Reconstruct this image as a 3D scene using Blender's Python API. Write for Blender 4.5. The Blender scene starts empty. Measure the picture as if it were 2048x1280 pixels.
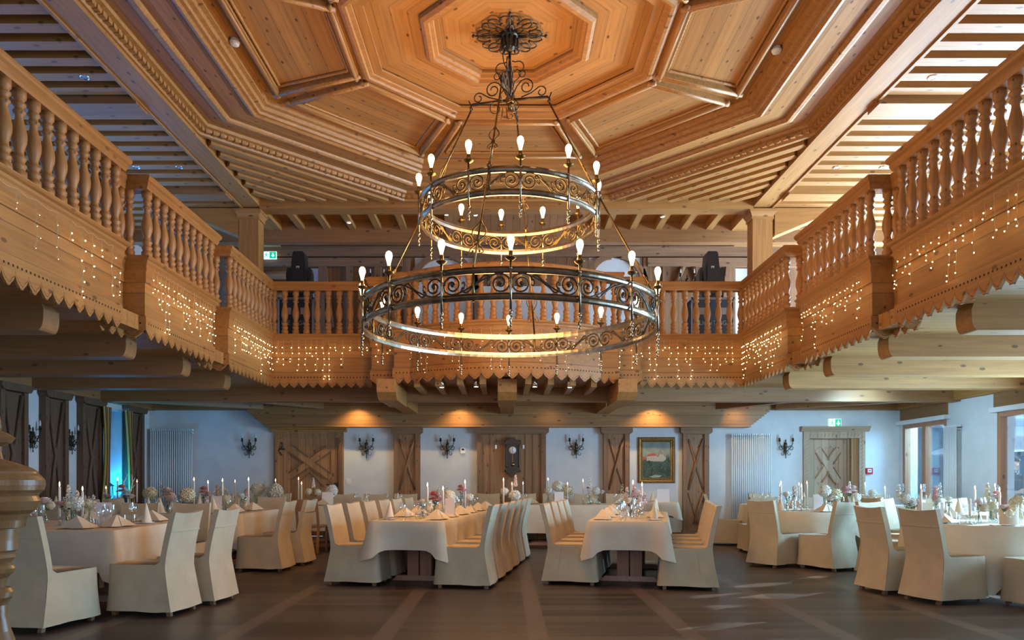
import bpy, math, random
from mathutils import Vector, Matrix
R = random.Random(7)
PI = math.pi
C = bpy.context.scene.collection
S = bpy.context.scene
# ---------------------------------------------------------------- camera
cam_d = bpy.data.cameras.new('camera'); cam = bpy.data.objects.new('camera', cam_d); C.objects.link(cam)
S.camera = cam
cam.location = (0, 0, 1.25); cam.rotation_euler = (PI/2, 0, 0)
cam_d.sensor_width = 36; cam_d.lens = 36*1500/2048
cam_d.shift_x = 13/2048; cam_d.shift_y = 317/2048
cam_d.clip_start = .05; cam_d.clip_end = 200
# ---------------------------------------------------------------- world, exposure
S.view_settings.view_transform = 'Standard'; S.view_settings.look = 'None'
S.view_settings.gamma = 1; S.view_settings.use_curve_mapping = False
S.view_settings.exposure = 0.0
W = bpy.data.worlds.new('world'); S.world = W; W.use_nodes = True
wn = W.node_tree.nodes; wl = W.node_tree.links
bg = wn['Background']
tc = wn.new('ShaderNodeTexCoord'); sp = wn.new('ShaderNodeSeparateXYZ'); rp = wn.new('ShaderNodeValToRGB')
wl.new(tc.outputs['Generated'], sp.inputs[0]); wl.new(sp.outputs['Z'], rp.inputs[0])
rp.color_ramp.elements[0].position = 0.0; rp.color_ramp.elements[0].color = (.30, .42, .55, 1)
rp.color_ramp.elements[1].position = .5; rp.color_ramp.elements[1].color = (.28, .52, .95, 1)
e = rp.color_ramp.elements.new(.12); e.color = (.55, .78, 1, 1)
wl.new(rp.outputs[0], bg.inputs[0]); bg.inputs[1].default_value = .9
def lamp(kind, name, loc, energy, color, rot=(0, 0, 0), **kw):
    d = bpy.data.lights.new(name, kind); d.energy = energy; d.color = color
    for k, v in kw.items(): setattr(d, k, v)
    o = bpy.data.objects.new(name, d); o.location = loc; o.rotation_euler = rot; C.objects.link(o)
    return o
def aim(o, t):
    o.rotation_euler = (Vector(t)-o.location).to_track_quat('-Z', 'Y').to_euler()
sun = lamp('SUN', 'sun', (20, 20, 10), 16, (1, .95, .9), angle=.006)
sun.rotation_euler = Vector((-.82, -.57, -.285)).to_track_quat('-Z', 'Y').to_euler()
# sky light standing in the terrace doors and in the gallery windows on the right
o = lamp('AREA', 'terrace_sky', (8.72, 9.8, 1.35), 1400, (.45, .75, 1), shape='RECTANGLE', size=3.1, size_y=2.4); aim(o, (3, 9.9, 1.25))
o = lamp('AREA', 'terrace_sky_near', (8.72, 5.9, 1.35), 520, (.52, .78, 1), shape='RECTANGLE', size=3.2, size_y=2.4); aim(o, (3, 6.6, 1.25))
o = lamp('AREA', 'terrace_corner_fill', (10.0, 15.9, 2.66), 900, (.33, .72, 1), shape='RECTANGLE', size=2.6, size_y=1.2); aim(o, (4, 15.4, .2))  # extra lamp added outside, brightens the back right corner
o = lamp('AREA', 'gallery_sky_right', (9.3, 12, 3.7), 6500, (.66, .82, 1), shape='RECTANGLE', size=9, size_y=1.8); aim(o, (6, 11.5, 6.4))
# unseen cool spots added under the right gallery to brighten the walls
o = lamp('SPOT', 'cool_wall_fill', (5.6, 12.6, 2.66), 300, (.42, .76, 1), spot_size=1.5, spot_blend=1, shadow_soft_size=.1); aim(o, (8.5, 13.6, 1.3))
o = lamp('SPOT', 'cool_back_fill', (6.6, 13.0, 2.66), 260, (.40, .75, 1), spot_size=1.7, spot_blend=1, shadow_soft_size=.1); aim(o, (6.6, 16.2, 1.5))
# weak blue dusk light in the left gallery windows
o = lamp('AREA', 'gallery_sky_left', (-8.7, 12, 3.7), 1100, (.12, .40, 1), shape='RECTANGLE', size=9, size_y=1.8); aim(o, (-6, 11.5, 6.4))
# fill lamp added behind the camera, no window stands there
o = lamp('AREA', 'rear_fill_light', (0.5, -3.2, 2.6), 130, (1, .93, .88), shape='RECTANGLE', size=9, size_y=4); aim(o, (0, 9, 1.2))

# ---------------------------------------------------------------- materials
def mat(name, col, rough=.6, metal=0., emit=None, es=1., spec=.5, alpha=None):
    m = bpy.data.materials.new(name); m.use_nodes = True
    b = m.node_tree.nodes['Principled BSDF']
    b.inputs['Base Color'].default_value = (*col, 1); b.inputs['Roughness'].default_value = rough
    b.inputs['Metallic'].default_value = metal; b.inputs['Specular IOR Level'].default_value = spec
    if emit: b.inputs['Emission Color'].default_value = (*emit, 1); b.inputs['Emission Strength'].default_value = es
    m.diffuse_color = (*col, 1)
    return m
def noisy(name, col, col2, scale=8., rough=.7, stretch=(1, 1, 1), bump=0., metal=0., detail=3, sheen=0):
    m = mat(name, col, rough, metal); nt = m.node_tree; n = nt.nodes; l = nt.links
    b = n['Principled BSDF']; tc = n.new('ShaderNodeTexCoord'); mp = n.new('ShaderNodeMapping')
    mp.inputs['Scale'].default_value = stretch; nz = n.new('ShaderNodeTexNoise')
    nz.inputs['Scale'].default_value = scale; nz.inputs['Detail'].default_value = detail
    mx = n.new('ShaderNodeMix'); mx.data_type = 'RGBA'
    mx.inputs[6].default_value = (*col, 1); mx.inputs[7].default_value = (*col2, 1)
    mr = n.new('ShaderNodeMapRange'); mr.inputs[1].default_value = .35; mr.inputs[2].default_value = .65
    l.new(tc.outputs['Object'], mp.inputs[0]); l.new(mp.outputs[0], nz.inputs[0]); l.new(nz.outputs[0], mr.inputs[0])
    l.new(mr.outputs[0], mx.inputs[0]); l.new(mx.outputs[2], b.inputs['Base Color'])
    if bump:
        bp = n.new('ShaderNodeBump'); bp.inputs['Strength'].default_value = bump; bp.inputs['Distance'].default_value = .02
        l.new(nz.outputs[0], bp.inputs['Height']); l.new(bp.outputs[0], b.inputs['Normal'])
    if sheen: b.inputs['Sheen Weight'].default_value = sheen
    return m
def math_n(nt, op, a, b=None):
    x = nt.nodes.new('ShaderNodeMath'); x.operation = op
    for i, v in enumerate((a, b)):
        if v is None: continue
        if isinstance(v, (int, float)): x.inputs[i].default_value = v
        else: nt.links.new(v, x.inputs[i])
    return x.outputs[0]
def wood(name, axis, col=(.42, .20, .055), dark=(.19, .075, .022), cross=None, pw=.2, rough=.5, knots=.8, seam=.45, kscale=1.0, bumpy=.15):
    """planed pine: grain along axis (0,1,2), optional board seams every pw along cross"""
    m = mat(name, col, rough); nt = m.node_tree; n = nt.nodes; l = nt.links
    b = n['Principled BSDF']; tc = n.new('ShaderNodeTexCoord')
    sp = n.new('ShaderNodeSeparateXYZ'); l.new(tc.outputs['Object'], sp.inputs[0])
    ax = [sp.outputs[0], sp.outputs[1], sp.outputs[2]]
    base = tc.outputs['Object']; pl = None
    if cross is not None:
        q = math_n(nt, 'DIVIDE', ax[cross], pw); fl = math_n(nt, 'FLOOR', q); fr = math_n(nt, 'FRACT', q)
        wnz = n.new('ShaderNodeTexWhiteNoise'); wnz.noise_dimensions = '1D'; l.new(fl, wnz.inputs['W'])
        pl = wnz.outputs['Value']
        sh = math_n(nt, 'MULTIPLY', pl, 13.0)
        cb = n.new('ShaderNodeCombineXYZ')
        for i in range(3):
            l.new(math_n(nt, 'ADD', ax[i], sh) if i == axis else ax[i], cb.inputs[i])
        base = cb.outputs[0]
        d = math_n(nt, 'ABSOLUTE', math_n(nt, 'SUBTRACT', fr, .5))
        sm = math_n(nt, 'GREATER_THAN', d, .5-.006/pw)
    mp = n.new('ShaderNodeMapping'); sc = [14, 14, 14]; sc[axis] = .7; mp.inputs['Scale'].default_value = sc
    l.new(base, mp.inputs[0])
    nz = n.new('ShaderNodeTexNoise'); nz.inputs['Scale'].default_value = 1.6; nz.inputs['Detail'].default_value = 4
    nz.inputs['Distortion'].default_value = .6
    l.new(mp.outputs[0], nz.inputs[0])
    mr = n.new('ShaderNodeMapRange'); mr.inputs[1].default_value = .36; mr.inputs[2].default_value = .72
    l.new(nz.outputs[0], mr.inputs[0])
    mx = n.new('ShaderNodeMix'); mx.data_type = 'RGBA'
    mx.inputs[6].default_value = (*col, 1); mx.inputs[7].default_value = tuple(.5*c+.5*d_ for c, d_ in zip(col, dark))+(1,)
    l.new(mr.outputs[0], mx.inputs[0]); out = mx.outputs[2]
    # knots
    mp2 = n.new('ShaderNodeMapping'); s2 = [6.5*kscale]*3; s2[axis] = 3.2*kscale; mp2.inputs['Scale'].default_value = s2
    l.new(base, mp2.inputs[0])
    vo = n.new('ShaderNodeTexVoronoi'); vo.inputs['Scale'].default_value = 1.0; l.new(mp2.outputs[0], vo.inputs[0])
    kr = n.new('ShaderNodeMapRange'); kr.inputs[1].default_value = .11; kr.inputs[2].default_value = .155
    kr.inputs[3].default_value = knots; kr.inputs[4].default_value = 0
    l.new(vo.outputs['Distance'], kr.inputs[0])
    m2 = n.new('ShaderNodeMix'); m2.data_type = 'RGBA'; l.new(kr.outputs[0], m2.inputs[0]); l.new(out, m2.inputs[6])
    m2.inputs[7].default_value = tuple(.5*d_ for d_ in dark)+(1,); out = m2.outputs[2]
    if cross is not None:
        hv = n.new('ShaderNodeHueSaturation'); l.new(out, hv.inputs['Color'])
        v = math_n(nt, 'ADD', math_n(nt, 'MULTIPLY', pl, .28), .86)
        v = math_n(nt, 'MULTIPLY', v, math_n(nt, 'SUBTRACT', 1.0, math_n(nt, 'MULTIPLY', sm, seam)))
        l.new(v, hv.inputs['Value']); out = hv.outputs[0]
    l.new(out, b.inputs['Base Color'])
    if bumpy:
        bp = n.new('ShaderNodeBump'); bp.inputs['Strength'].default_value = bumpy; bp.inputs['Distance'].default_value = .004
        l.new(nz.outputs[0], bp.inputs['Height']); l.new(bp.outputs[0], b.inputs['Normal'])
    return m
PINE = (.42, .20, .055); PD = (.19, .075, .022)
wx = wood('pine_x', 0); wy = wood('pine_y', 1); wz = wood('pine_z', 2, kscale=1.3)
wx_b = wood('pine_boards_x_across_y', 0, cross=1, pw=.17)
wx_z = wood('pine_boards_x_across_z', 0, cross=2, pw=.24)
wy_b = wood('pine_boards_y_across_x', 1, cross=0, pw=.17)
wy_z = wood('pine_boards_y_across_z', 1, cross=2, pw=.24)
AGED = (.27, .135, .065); AGD = (.09, .04, .02)
ag_z = wood('aged_wood_z', 2, AGED, AGD, rough=.65, kscale=1.2); ag_x = wood('aged_wood_x', 0, AGED, AGD, rough=.65)
agb_z = wood('aged_boards_z_across_x', 2, (.27, .13, .055), AGD, cross=0, pw=.22, rough=.65)
agd_z = wood('old_dark_wood_z', 2, (.15, .08, .045), (.05, .025, .015), rough=.7, kscale=1.4)
dim_x = wood('shaded_beam_x', 0, (.32, .155, .06), PD); dim_y = wood('shaded_beam_y', 1, (.32, .155, .06), PD)  # darker pine copies, the shade of left and rear beams put into colour
door_m = wood('door_pine_z', 2, (.40, .20, .085), (.2, .08, .03), cross=0, pw=.16)
door_l = wood('pale_door_pine_z', 2, (.46, .30, .20), (.28, .15, .08), cross=0, pw=.16)
fl_m = wood('smoked_oak_floor', 0, (.060, .038, .028), (.024, .014, .010), knots=.3)
plaster = noisy('white_plaster', (.66, .66, .68), (.60, .60, .63), 3, .9, bump=.15)
cover_m = noisy('cream_chair_cover', (.53, .43, .295), (.46, .37, .25), 5, .9, sheen=.1, bump=.35)
cloth_m = noisy('ivory_tablecloth', (.66, .58, .46), (.61, .53, .41), 5, .85, bump=.3)
napkin_m = noisy('cream_napkin', (.70, .60, .46), (.66, .56, .42), 20, .85)
leg_m = wood('chair_leg_wood', 2, (.24, .12, .06), (.1, .05, .02))
tbl_m = wood('table_pedestal_wood', 2, (.36, .15, .075), (.2, .08, .04), rough=.4)
iron = noisy('dark_wrought_iron', (.055, .042, .032), (.10, .08, .055), 30, .42, metal=.85)
brass = noisy('polished_ring_steel', (.34, .30, .24), (.48, .42, .32), 14, .22, metal=1)
bronze = noisy('antique_brass', (.30, .20, .08), (.16, .11, .05), 20, .3, metal=1)
bulb_m = mat('glowing_bulb', (1, .8, .5), .3, emit=(1, .68, .33), es=12.5)
led_m = mat('fairy_led', (1, .8, .4), .3, emit=(1, .74, .32), es=24); led_m.cycles.emission_sampling = 'NONE'
led_dim = mat('fairy_led_weak', (1, .8, .5), .3, emit=(1, .82, .5), es=5); led_dim.cycles.emission_sampling = 'NONE'
flame_m = mat('candle_flame', (1, .8, .5), .3, emit=(1, .62, .28), es=22); flame_m.cycles.emission_sampling = 'NONE'
wire_m = mat('clear_wire', (.62, .5, .3), .4)
wax = mat('ivory_candle_wax', (.80, .70, .60), .5)
silver = mat('cutlery_steel', (.55, .54, .52), .2, 1)
china = mat('white_china', (.82, .81, .80), .25)
white_p = mat('white_enamel', (.72, .73, .75), .35)
black_p = mat('black_plastic', (.012, .013, .016), .35)
blackm = mat('matte_black', (.02, .02, .022), .7)
paper = mat('menu_paper', (.80, .74, .72), .7)
green = noisy('leaf_green', (.05, .12, .035), (.10, .2, .07), 20, .6)
frame_r = wood('window_frame_wood', 2, (.42, .20, .11), (.25, .1, .05))
gold = noisy('gilt_frame', (.38, .22, .07), (.20, .11, .03), 40, .4, metal=.6, bump=.4)
hole_m = mat('bored_hole_dark', (.05, .022, .01), .9)
spot_m = mat('downlight_glow', (1, .9, .75), .4, emit=(1, .88, .68), es=9); spot_m.cycles.emission_sampling = 'NONE'
chrome = mat('chrome_ring', (.75, .75, .76), .2, 1)
def glassy(name, tint=(1, 1, 1), base=.04):
    m = bpy.data.materials.new(name); m.use_nodes = True; nt = m.node_tree; n = nt.nodes; l = nt.links
    n.remove(n['Principled BSDF']); out = n['Material Output']
    t = n.new('ShaderNodeBsdfTransparent'); t.inputs[0].default_value = (*tint, 1)
    g = n.new('ShaderNodeBsdfGlossy'); g.inputs['Roughness'].default_value = .04
    f = n.new('ShaderNodeLayerWeight'); f.inputs['Blend'].default_value = .28
    a = math_n(nt, 'ADD', math_n(nt, 'MULTIPLY', f.outputs['Facing'], .8), base); a.node.use_clamp = True
    mx = n.new('ShaderNodeMixShader'); l.new(a, mx.inputs[0]); l.new(t.outputs[0], mx.inputs[1]); l.new(g.outputs[0], mx.inputs[2])
    l.new(mx.outputs[0], out.inputs[0]); return m
glass = glassy('drinking_glass', (.97, .98, .99), .10); pane_m = glassy('window_glass', (.86, .95, 1.0), .02)
vase_m = glassy('vase_glass', (.86, .93, .93), .08)
petal = {k: noisy('petal_'+k, c, tuple(x*.82 for x in c), 25, .75) for k, c in dict(
    white=(.80, .78, .70), cream=(.74, .65, .45), pink=(.72, .42, .40), coral=(.62, .22, .15), blush=(.76, .58, .52)).items()}

# ---------------------------------------------------------------- mesh builder
class M:
    def __init__(s): s.v = []; s.f = []; s.mi = []; s.sm = []; s.cur = 0; s.smooth = False; s.T = None
    def av(s, pts):
        i = len(s.v)
        if s.T is not None: pts = [tuple(s.T @ Vector(p)) for p in pts]
        s.v += [tuple(p) for p in pts]; return i
    def af(s, *idx): s.f.append(tuple(idx)); s.mi.append(s.cur); s.sm.append(s.smooth)
    def box(s, x0, x1, y0, y1, z0, z1):
        i = s.av([(x, y, z) for z in (z0, z1) for y in (y0, y1) for x in (x0, x1)])
        sm, s.smooth = s.smooth, False
        for q in ((0, 2, 3, 1), (4, 5, 7, 6), (0, 1, 5, 4), (2, 6, 7, 3), (0, 4, 6, 2), (1, 3, 7, 5)): s.af(*[i+k for k in q])
        s.smooth = sm; return s
    def frustum(s, x0, x1, y0, y1, z0, X0, X1, Y0, Y1, z1):
        i = s.av([(x0, y0, z0), (x1, y0, z0), (x0, y1, z0), (x1, y1, z0), (X0, Y0, z1), (X1, Y0, z1), (X0, Y1, z1), (X1, Y1, z1)])
        for q in ((0, 2, 3, 1), (4, 5, 7, 6), (0, 1, 5, 4), (2, 6, 7, 3), (0, 4, 6, 2), (1, 3, 7, 5)): s.af(*[i+k for k in q])
        return s
    def bar(s, a, b, w, h=None, up=(0, 0, 1)):
        """box beam between two points, w across, h along up"""
        h = h or w; a = Vector(a); b = Vector(b); d = (b-a).normalized(); u = Vector(up)
        sd = d.cross(u)
        if sd.length < 1e-4: sd = d.cross(Vector((1, 0, 0)))
        sd.normalize(); u = sd.cross(d).normalized()
        P = []
        for p in (a, b):
            for (i, j) in ((-1, -1), (1, -1), (1, 1), (-1, 1)): P.append(p+sd*w/2*i+u*h/2*j)
        k = s.av(P)
        for q in ((0, 1, 2, 3), (7, 6, 5, 4), (0, 4, 5, 1), (1, 5, 6, 2), (2, 6, 7, 3), (3, 7, 4, 0)): s.af(*[k+t for t in q])
        return s
    def lathe(s, prof, o=(0, 0, 0), n=16, cap=True):
        """prof [(r,z)] around z at o"""
        i = s.av([(o[0]+r*math.cos(2*PI*k/n), o[1]+r*math.sin(2*PI*k/n), o[2]+z) for r, z in prof for k in range(n)])
        sm, s.smooth = s.smooth, True
        for j in range(len(prof)-1):
            for k in range(n): s.af(i+j*n+k, i+j*n+(k+1) % n, i+(j+1)*n+(k+1) % n, i+(j+1)*n+k)
        s.smooth = False
        if cap:
            s.af(*[i+k for k in range(n)][::-1]); s.af(*[i+(len(prof)-1)*n+k for k in range(n)])
        s.smooth = sm; return s
    def tube(s, pts, r, n=6, closed=False, cap=True, flat=None):
        """round tube along pts; r number or list"""
        pts = [Vector(p) for p in pts]; L = len(pts); u = None; st = len(s.v); P = []
        for i in range(L):
            if closed: t = pts[(i+1) % L]-pts[i-1]
            else: t = pts[min(i+1, L-1)]-pts[max(i-1, 0)]
            if t.length < 1e-9: t = Vector((0, 0, 1))
            t.normalize()
            if u is None:
                u = t.orthogonal().normalized() if flat is None else Vector(flat)
            u = (u-t*u.dot(t))
            if u.length < 1e-6: u = t.orthogonal()
            u.normalize(); w = t.cross(u); rr = r[i] if isinstance(r, (list, tuple)) else r
            for k in range(n):
                a = 2*PI*k/n; P.append(pts[i]+u*rr*math.cos(a)+w*rr*math.sin(a))
        i0 = s.av(P); sm, s.smooth = s.smooth, True
        for j in range(L if closed else L-1):
            j2 = (j+1) % L
            for k in range(n): s.af(i0+j*n+k, i0+j*n+(k+1) % n, i0+j2*n+(k+1) % n, i0+j2*n+k)
        if not closed and cap: s.af(*[i0+k for k in range(n)][::-1]); s.af(*[i0+(L-1)*n+k for k in range(n)])
        s.smooth = sm; return s
    def prism(s, poly, z0, z1, ax=2):
        """polygon in plane normal to ax, extruded"""
        def P(u, v, w): return (u, v, w) if ax == 2 else (u, w, v) if ax == 1 else (w, u, v)
        n = len(poly); i = s.av([P(u, v, z0) for u, v in poly]+[P(u, v, z1) for u, v in poly])
        s.af(*[i+k for k in range(n)][::-1]); s.af(*[i+n+k for k in range(n)])
        for k in range(n): s.af(i+k, i+(k+1) % n, i+n+(k+1) % n, i+n+k)
        return s
    def sweep(s, path, prof, z_wave=None, caps=True):
        """profile [(d,z)] (d = offset to the right of travel) along 2D path with mitres; prof closed"""
        n = len(path); N = []
        for i in range(n):
            dd = []
            if i > 0: dd.append((Vector(path[i])-Vector(path[i-1])).normalized())
            if i < n-1: dd.append((Vector(path[i+1])-Vector(path[i])).normalized())
            ns = [Vector((d.y, -d.x)) for d in dd]
            if len(ns) == 2:
                b = (ns[0]+ns[1]).normalized(); N.append(b/max(.3, b.dot(ns[0])))
            else: N.append(ns[0])
        m = len(prof)
        i0 = s.av([(path[i][0]+N[i].x*d, path[i][1]+N[i].y*d, z) for i in range(n) for d, z in prof])
        for i in range(n-1):
            for k in range(m): s.af(i0+i*m+k, i0+i*m+(k+1) % m, i0+(i+1)*m+(k+1) % m, i0+(i+1)*m+k)
        if caps: s.af(*[i0+k for k in range(m)][::-1]); s.af(*[i0+(n-1)*m+k for k in range(m)])
        return s
    def octring(s, c, prof, closed=True):
        """profile [(apothem,z)] swept round a regular octagon centred c"""
        m = len(prof); i0 = s.av([(c[0]+a/math.cos(PI/8)*math.cos(PI/8+k*PI/4), c[1]+a/math.cos(PI/8)*math.sin(PI/8+k*PI/4), z) for k in range(8) for a, z in prof])
        for k in range(8):
            for j in range(m if closed else m-1): s.af(i0+k*m+j, i0+((k+1) % 8)*m+j, i0+((k+1) % 8)*m+(j+1) % m, i0+k*m+(j+1) % m)
        return s
    def grid(s, fn, nu, nv, wrap=False):
        """fn(i/nu, j/nv) -> point"""
        cu = nu if wrap else nu+1
        i0 = s.av([fn(i/nu, j/nv) for j in range(nv+1) for i in range(cu)])
        for j in range(nv):
            for i in range(nu):
                a = i0+j*cu+i; b = i0+j*cu+(i+1) % cu; s.af(a, b, b+cu, a+cu)
        return s
    def ball(s, o, r, n=8, sx=1, sy=1, sz=1):
        m = max(4, n//2+1)
        prof = [(max(1e-4, r*math.sin(PI*j/m)), -r*math.cos(PI*j/m)) for j in range(m+1)]
        i = s.av([(o[0]+sx*p*math.cos(2*PI*k/n), o[1]+sy*p*math.sin(2*PI*k/n), o[2]+sz*z) for p, z in prof for k in range(n)])
        sm, s.smooth = s.smooth, True
        for j in range(m):
            for k in range(n): s.af(i+j*n+k, i+j*n+(k+1) % n, i+(j+1)*n+(k+1) % n, i+(j+1)*n+k)
        s.smooth = sm; return s
    def data(s, name, mats):
        me = bpy.data.meshes.new(name); me.from_pydata(s.v, [], s.f)
        for m in (mats if isinstance(mats, (list, tuple)) else [mats]): me.materials.append(m)
        me.polygons.foreach_set('material_index', s.mi); me.polygons.foreach_set('use_smooth', s.sm)
        me.update(); return me
    def build(s, name, mats, parent=None, loc=None, rz=0):
        return link(name, s.data(name, mats), parent, loc, rz)
def link(name, me, parent=None, loc=None, rz=0, rot=None, scale=None):
    o = bpy.data.objects.new(name, me); C.objects.link(o)
    if parent: o.parent = parent
    if loc: o.location = loc
    if rz: o.rotation_euler = (0, 0, rz)
    if rot: o.rotation_euler = rot
    if scale: o.scale = scale
    return o
def tag(o, label, cat, group=None, kind=None):
    label = trimmed(label)
    o['label'] = label; o['category'] = cat
    if group: o['group'] = group
    if kind: o['kind'] = kind
    return o
def thing(name, label, cat, loc=(0, 0, 0), rz=0, group=None):
    o = bpy.data.objects.new(name, None); C.objects.link(o); o.location = loc; o.rotation_euler = (0, 0, rz)
    o.empty_display_size = .1
    return tag(o, label, cat, group)
def trimmed(t):
    w = t.split()
    while len(w) > 16 and 'the' in w: w.remove('the')
    return ' '.join(w)
def struct(o): o['kind'] = 'structure'; return o
def dup(root, loc=None, rz=0, label=None, group=None, scale=None):
    r = root.copy(); C.objects.link(r)
    if loc is not None: r.location = loc; r.rotation_euler = (0, 0, rz)
    if label: r['label'] = trimmed(label)
    if group: r['group'] = group
    if scale: r.scale = scale
    for ch in list(root.children):
        c = ch.copy(); C.objects.link(c); c.parent = r
        for g in ch.children:
            d = g.copy(); C.objects.link(d); d.parent = c
    return r
def smooth_all(m): m.sm = [True]*len(m.f); return m
# ================================================================ SETTING
XL, XR, YB = -7.7, 8.5, 16.2        # side walls and back wall
# ---- floor: smoked oak boards laid across, lighter bands every 1.22 m
def floor_material():
    m = fl_m; nt = m.node_tree; n = nt.nodes; l = nt.links; b = n['Principled BSDF']
    tc = n.new('ShaderNodeTexCoord'); sp = n.new('ShaderNodeSeparateXYZ'); l.new(tc.outputs['Object'], sp.inputs[0])
    def band(v, off, half):
        f = math_n(nt, 'FRACT', math_n(nt, 'ADD', math_n(nt, 'DIVIDE', math_n(nt, 'SUBTRACT', v, off), 1.22), 50.5))
        return math_n(nt, 'LESS_THAN', math_n(nt, 'ABSOLUTE', math_n(nt, 'SUBTRACT', f, .5)), half)
    bx = band(sp.outputs[0], .26, .065); by = band(sp.outputs[1], 6.9, .055)
    q = math_n(nt, 'DIVIDE', sp.outputs[1], .145); fl = math_n(nt, 'FLOOR', q); fr = math_n(nt, 'FRACT', q)
    cell = math_n(nt, 'FLOOR', math_n(nt, 'DIVIDE', math_n(nt, 'SUBTRACT', sp.outputs[0], .26), 1.22))
    wn_ = n.new('ShaderNodeTexWhiteNoise'); wn_.noise_dimensions = '2D'
    cb = n.new('ShaderNodeCombineXYZ'); l.new(fl, cb.inputs[0]); l.new(cell, cb.inputs[1]); l.new(cb.outputs[0], wn_.inputs['Vector'])
    seam = math_n(nt, 'GREATER_THAN', math_n(nt, 'ABSOLUTE', math_n(nt, 'SUBTRACT', fr, .5)), .466)
    old = b.inputs['Base Color'].links[0].from_socket
    hs = n.new('ShaderNodeHueSaturation'); l.new(old, hs.inputs['Color'])
    v = math_n(nt, 'ADD', .55, math_n(nt, 'MULTIPLY', wn_.outputs['Value'], 1.0))
    v = math_n(nt, 'MULTIPLY', v, math_n(nt, 'SUBTRACT', 1.0, math_n(nt, 'MULTIPLY', seam, .7)))
    v = math_n(nt, 'ADD', math_n(nt, 'MULTIPLY', v, math_n(nt, 'SUBTRACT', 1.0, bx)), math_n(nt, 'MULTIPLY', bx, 2.0))
    hs.inputs['Saturation'].default_value = .8; l.new(v, hs.inputs['Value']); l.new(hs.outputs[0], b.inputs['Base Color'])
    b.inputs['Roughness'].default_value = .38
    return m
struct(M().box(XL-.4, XR+.02, -1, YB, -.06, 0).build('floor', floor_material()))
# ---- back wall
m = M()
DL = (-4.93, -3.55, 2.15); DR = (6.55, 7.62, 2.12)       # door openings x0,x1,top
m.box(XL-.4, DL[0], YB, YB+.35, 0, 3.1).box(DL[0], DL[1], YB, YB+.35, DL[2], 3.1).box(DL[1], DR[0], YB, YB+.35, 0, 3.1)
m.box(DR[0], DR[1], YB, YB+.35, DR[2], 3.1).box(DR[1], XR+.4, YB, YB+.35, 0, 3.1).box(XL-.4, XR+.4, YB+.3, YB+.35, 0, 3.1)
struct(m.build('wall_back', plaster))
struct(M().box(XL, DL[0]-.1, YB-.015, YB, 0, .09).box(DL[1]+.1, DR[0]-.1, YB-.015, YB, 0, .09).box(DR[1]+.1, XR, YB-.015, YB, 0, .09).build('baseboard_back', ag_x))
# ---- left wall with window recesses (thick wall)
def wall_with_holes(x0, x1, ys, holes, ztop):
    """wall slab x0..x1 with rectangular holes (y0,y1,z0,z1)"""
    m = M(); cuts = sorted({ys[0], ys[1], *[h[0] for h in holes], *[h[1] for h in holes]})
    for a, b in zip(cuts, cuts[1:]):
        hs = sorted([(h[2], h[3]) for h in holes if h[0] <= a+1e-6 and h[1] >= b-1e-6]); z = 0
        for h0, h1 in hs:
            if h0 > z: m.box(x0, x1, a, b, z, h0)
            z = h1
        if z < ztop: m.box(x0, x1, a, b, z, ztop)
    return m
ZC = 6.3
HL = [(13.95, 15.05, .8, 2.6), (10.2, 11.3, .8, 2.6), (7.2, 8.4, .8, 2.6)] + [(a, a+1.3, 3.7, 5.5) for a in (4.6, 6.6, 8.6, 10.6, 12.6, 14.4)]
struct(wall_with_holes(XL-.35, XL, (-1, YB), HL, ZC).build('wall_left', plaster))
HR = [(14.45, 16.05, 0, 2.4), (11.5, 12.97, 0, 2.4), (8.2, 11.35, 0, 2.66), (4.2, 7.6, 0, 2.66)] + [(a, a+1.6, 3.5, 5.6) for a in (2.6, 4.6, 6.6, 8.6, 10.6, 12.6, 14.4)]  # the two nearer door openings are unseen, put in and heightened for the light
struct(wall_with_holes(XR, XR+.3, (-1, YB), HR, ZC).build('wall_right', plaster))
# windows in the walls (frame + pane)
wi = 0
def window(x, y0, y1, z0, z1, fm, mull=(), label=None, t=.07, depth=.08, hinges=False):
    global wi; wi += 1
    o = struct(link('window_%d' % wi, None)); o.location = (x, 0, 0)
    f = M(); f.box(-depth/2, depth/2, y0, y0+t, z0, z1).box(-depth/2, depth/2, y1-t, y1, z0, z1).box(-depth/2, depth/2, y0+t, y1-t, z1-t, z1).box(-depth/2, depth/2, y0+t, y1-t, z0, z0+t)
    for q in mull: f.box(-depth/2, depth/2, q-t*.7, q+t*.7, z0+t, z1-t)
    f.build('window_frame', fm, o)
    M().box(-.006, .006, y0+t, y1-t, z0+t, z1-t).build('window_pane', pane_m, o)
    return o
for h in HL[:3]: window(XL-.28, h[0], h[1], h[2], h[3], black_p if False else agd_z, mull=((h[0]+h[1])/2,))
for h in HL[3:]: window(XL-.25, *h, agd_z, mull=((h[0]+h[1])/2,))
for h in HR[:4]:
    n = 2 if h[1]-h[0] < 2 else 4
    o = window(XR+.06, *h, frame_r, mull=[h[0]+(h[1]-h[0])*k/n for k in range(1, n)], t=.09, depth=.12)
    hd = M()
    for k in range(n):
        yy = h[0]+(h[1]-h[0])*(k+.93)/n
        hd.box(-.10, -.06, yy-.015, yy+.015, .98, 1.14)
        hd.tube([(-.12, yy, 1.06), (-.12, yy-.12, 1.06)], .009)
    hd.build('door_handle', chrome, o)
for h in HR[4:]: window(XR+.1, *h, wz, mull=((h[0]+h[1])/2,), t=.06)
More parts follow.
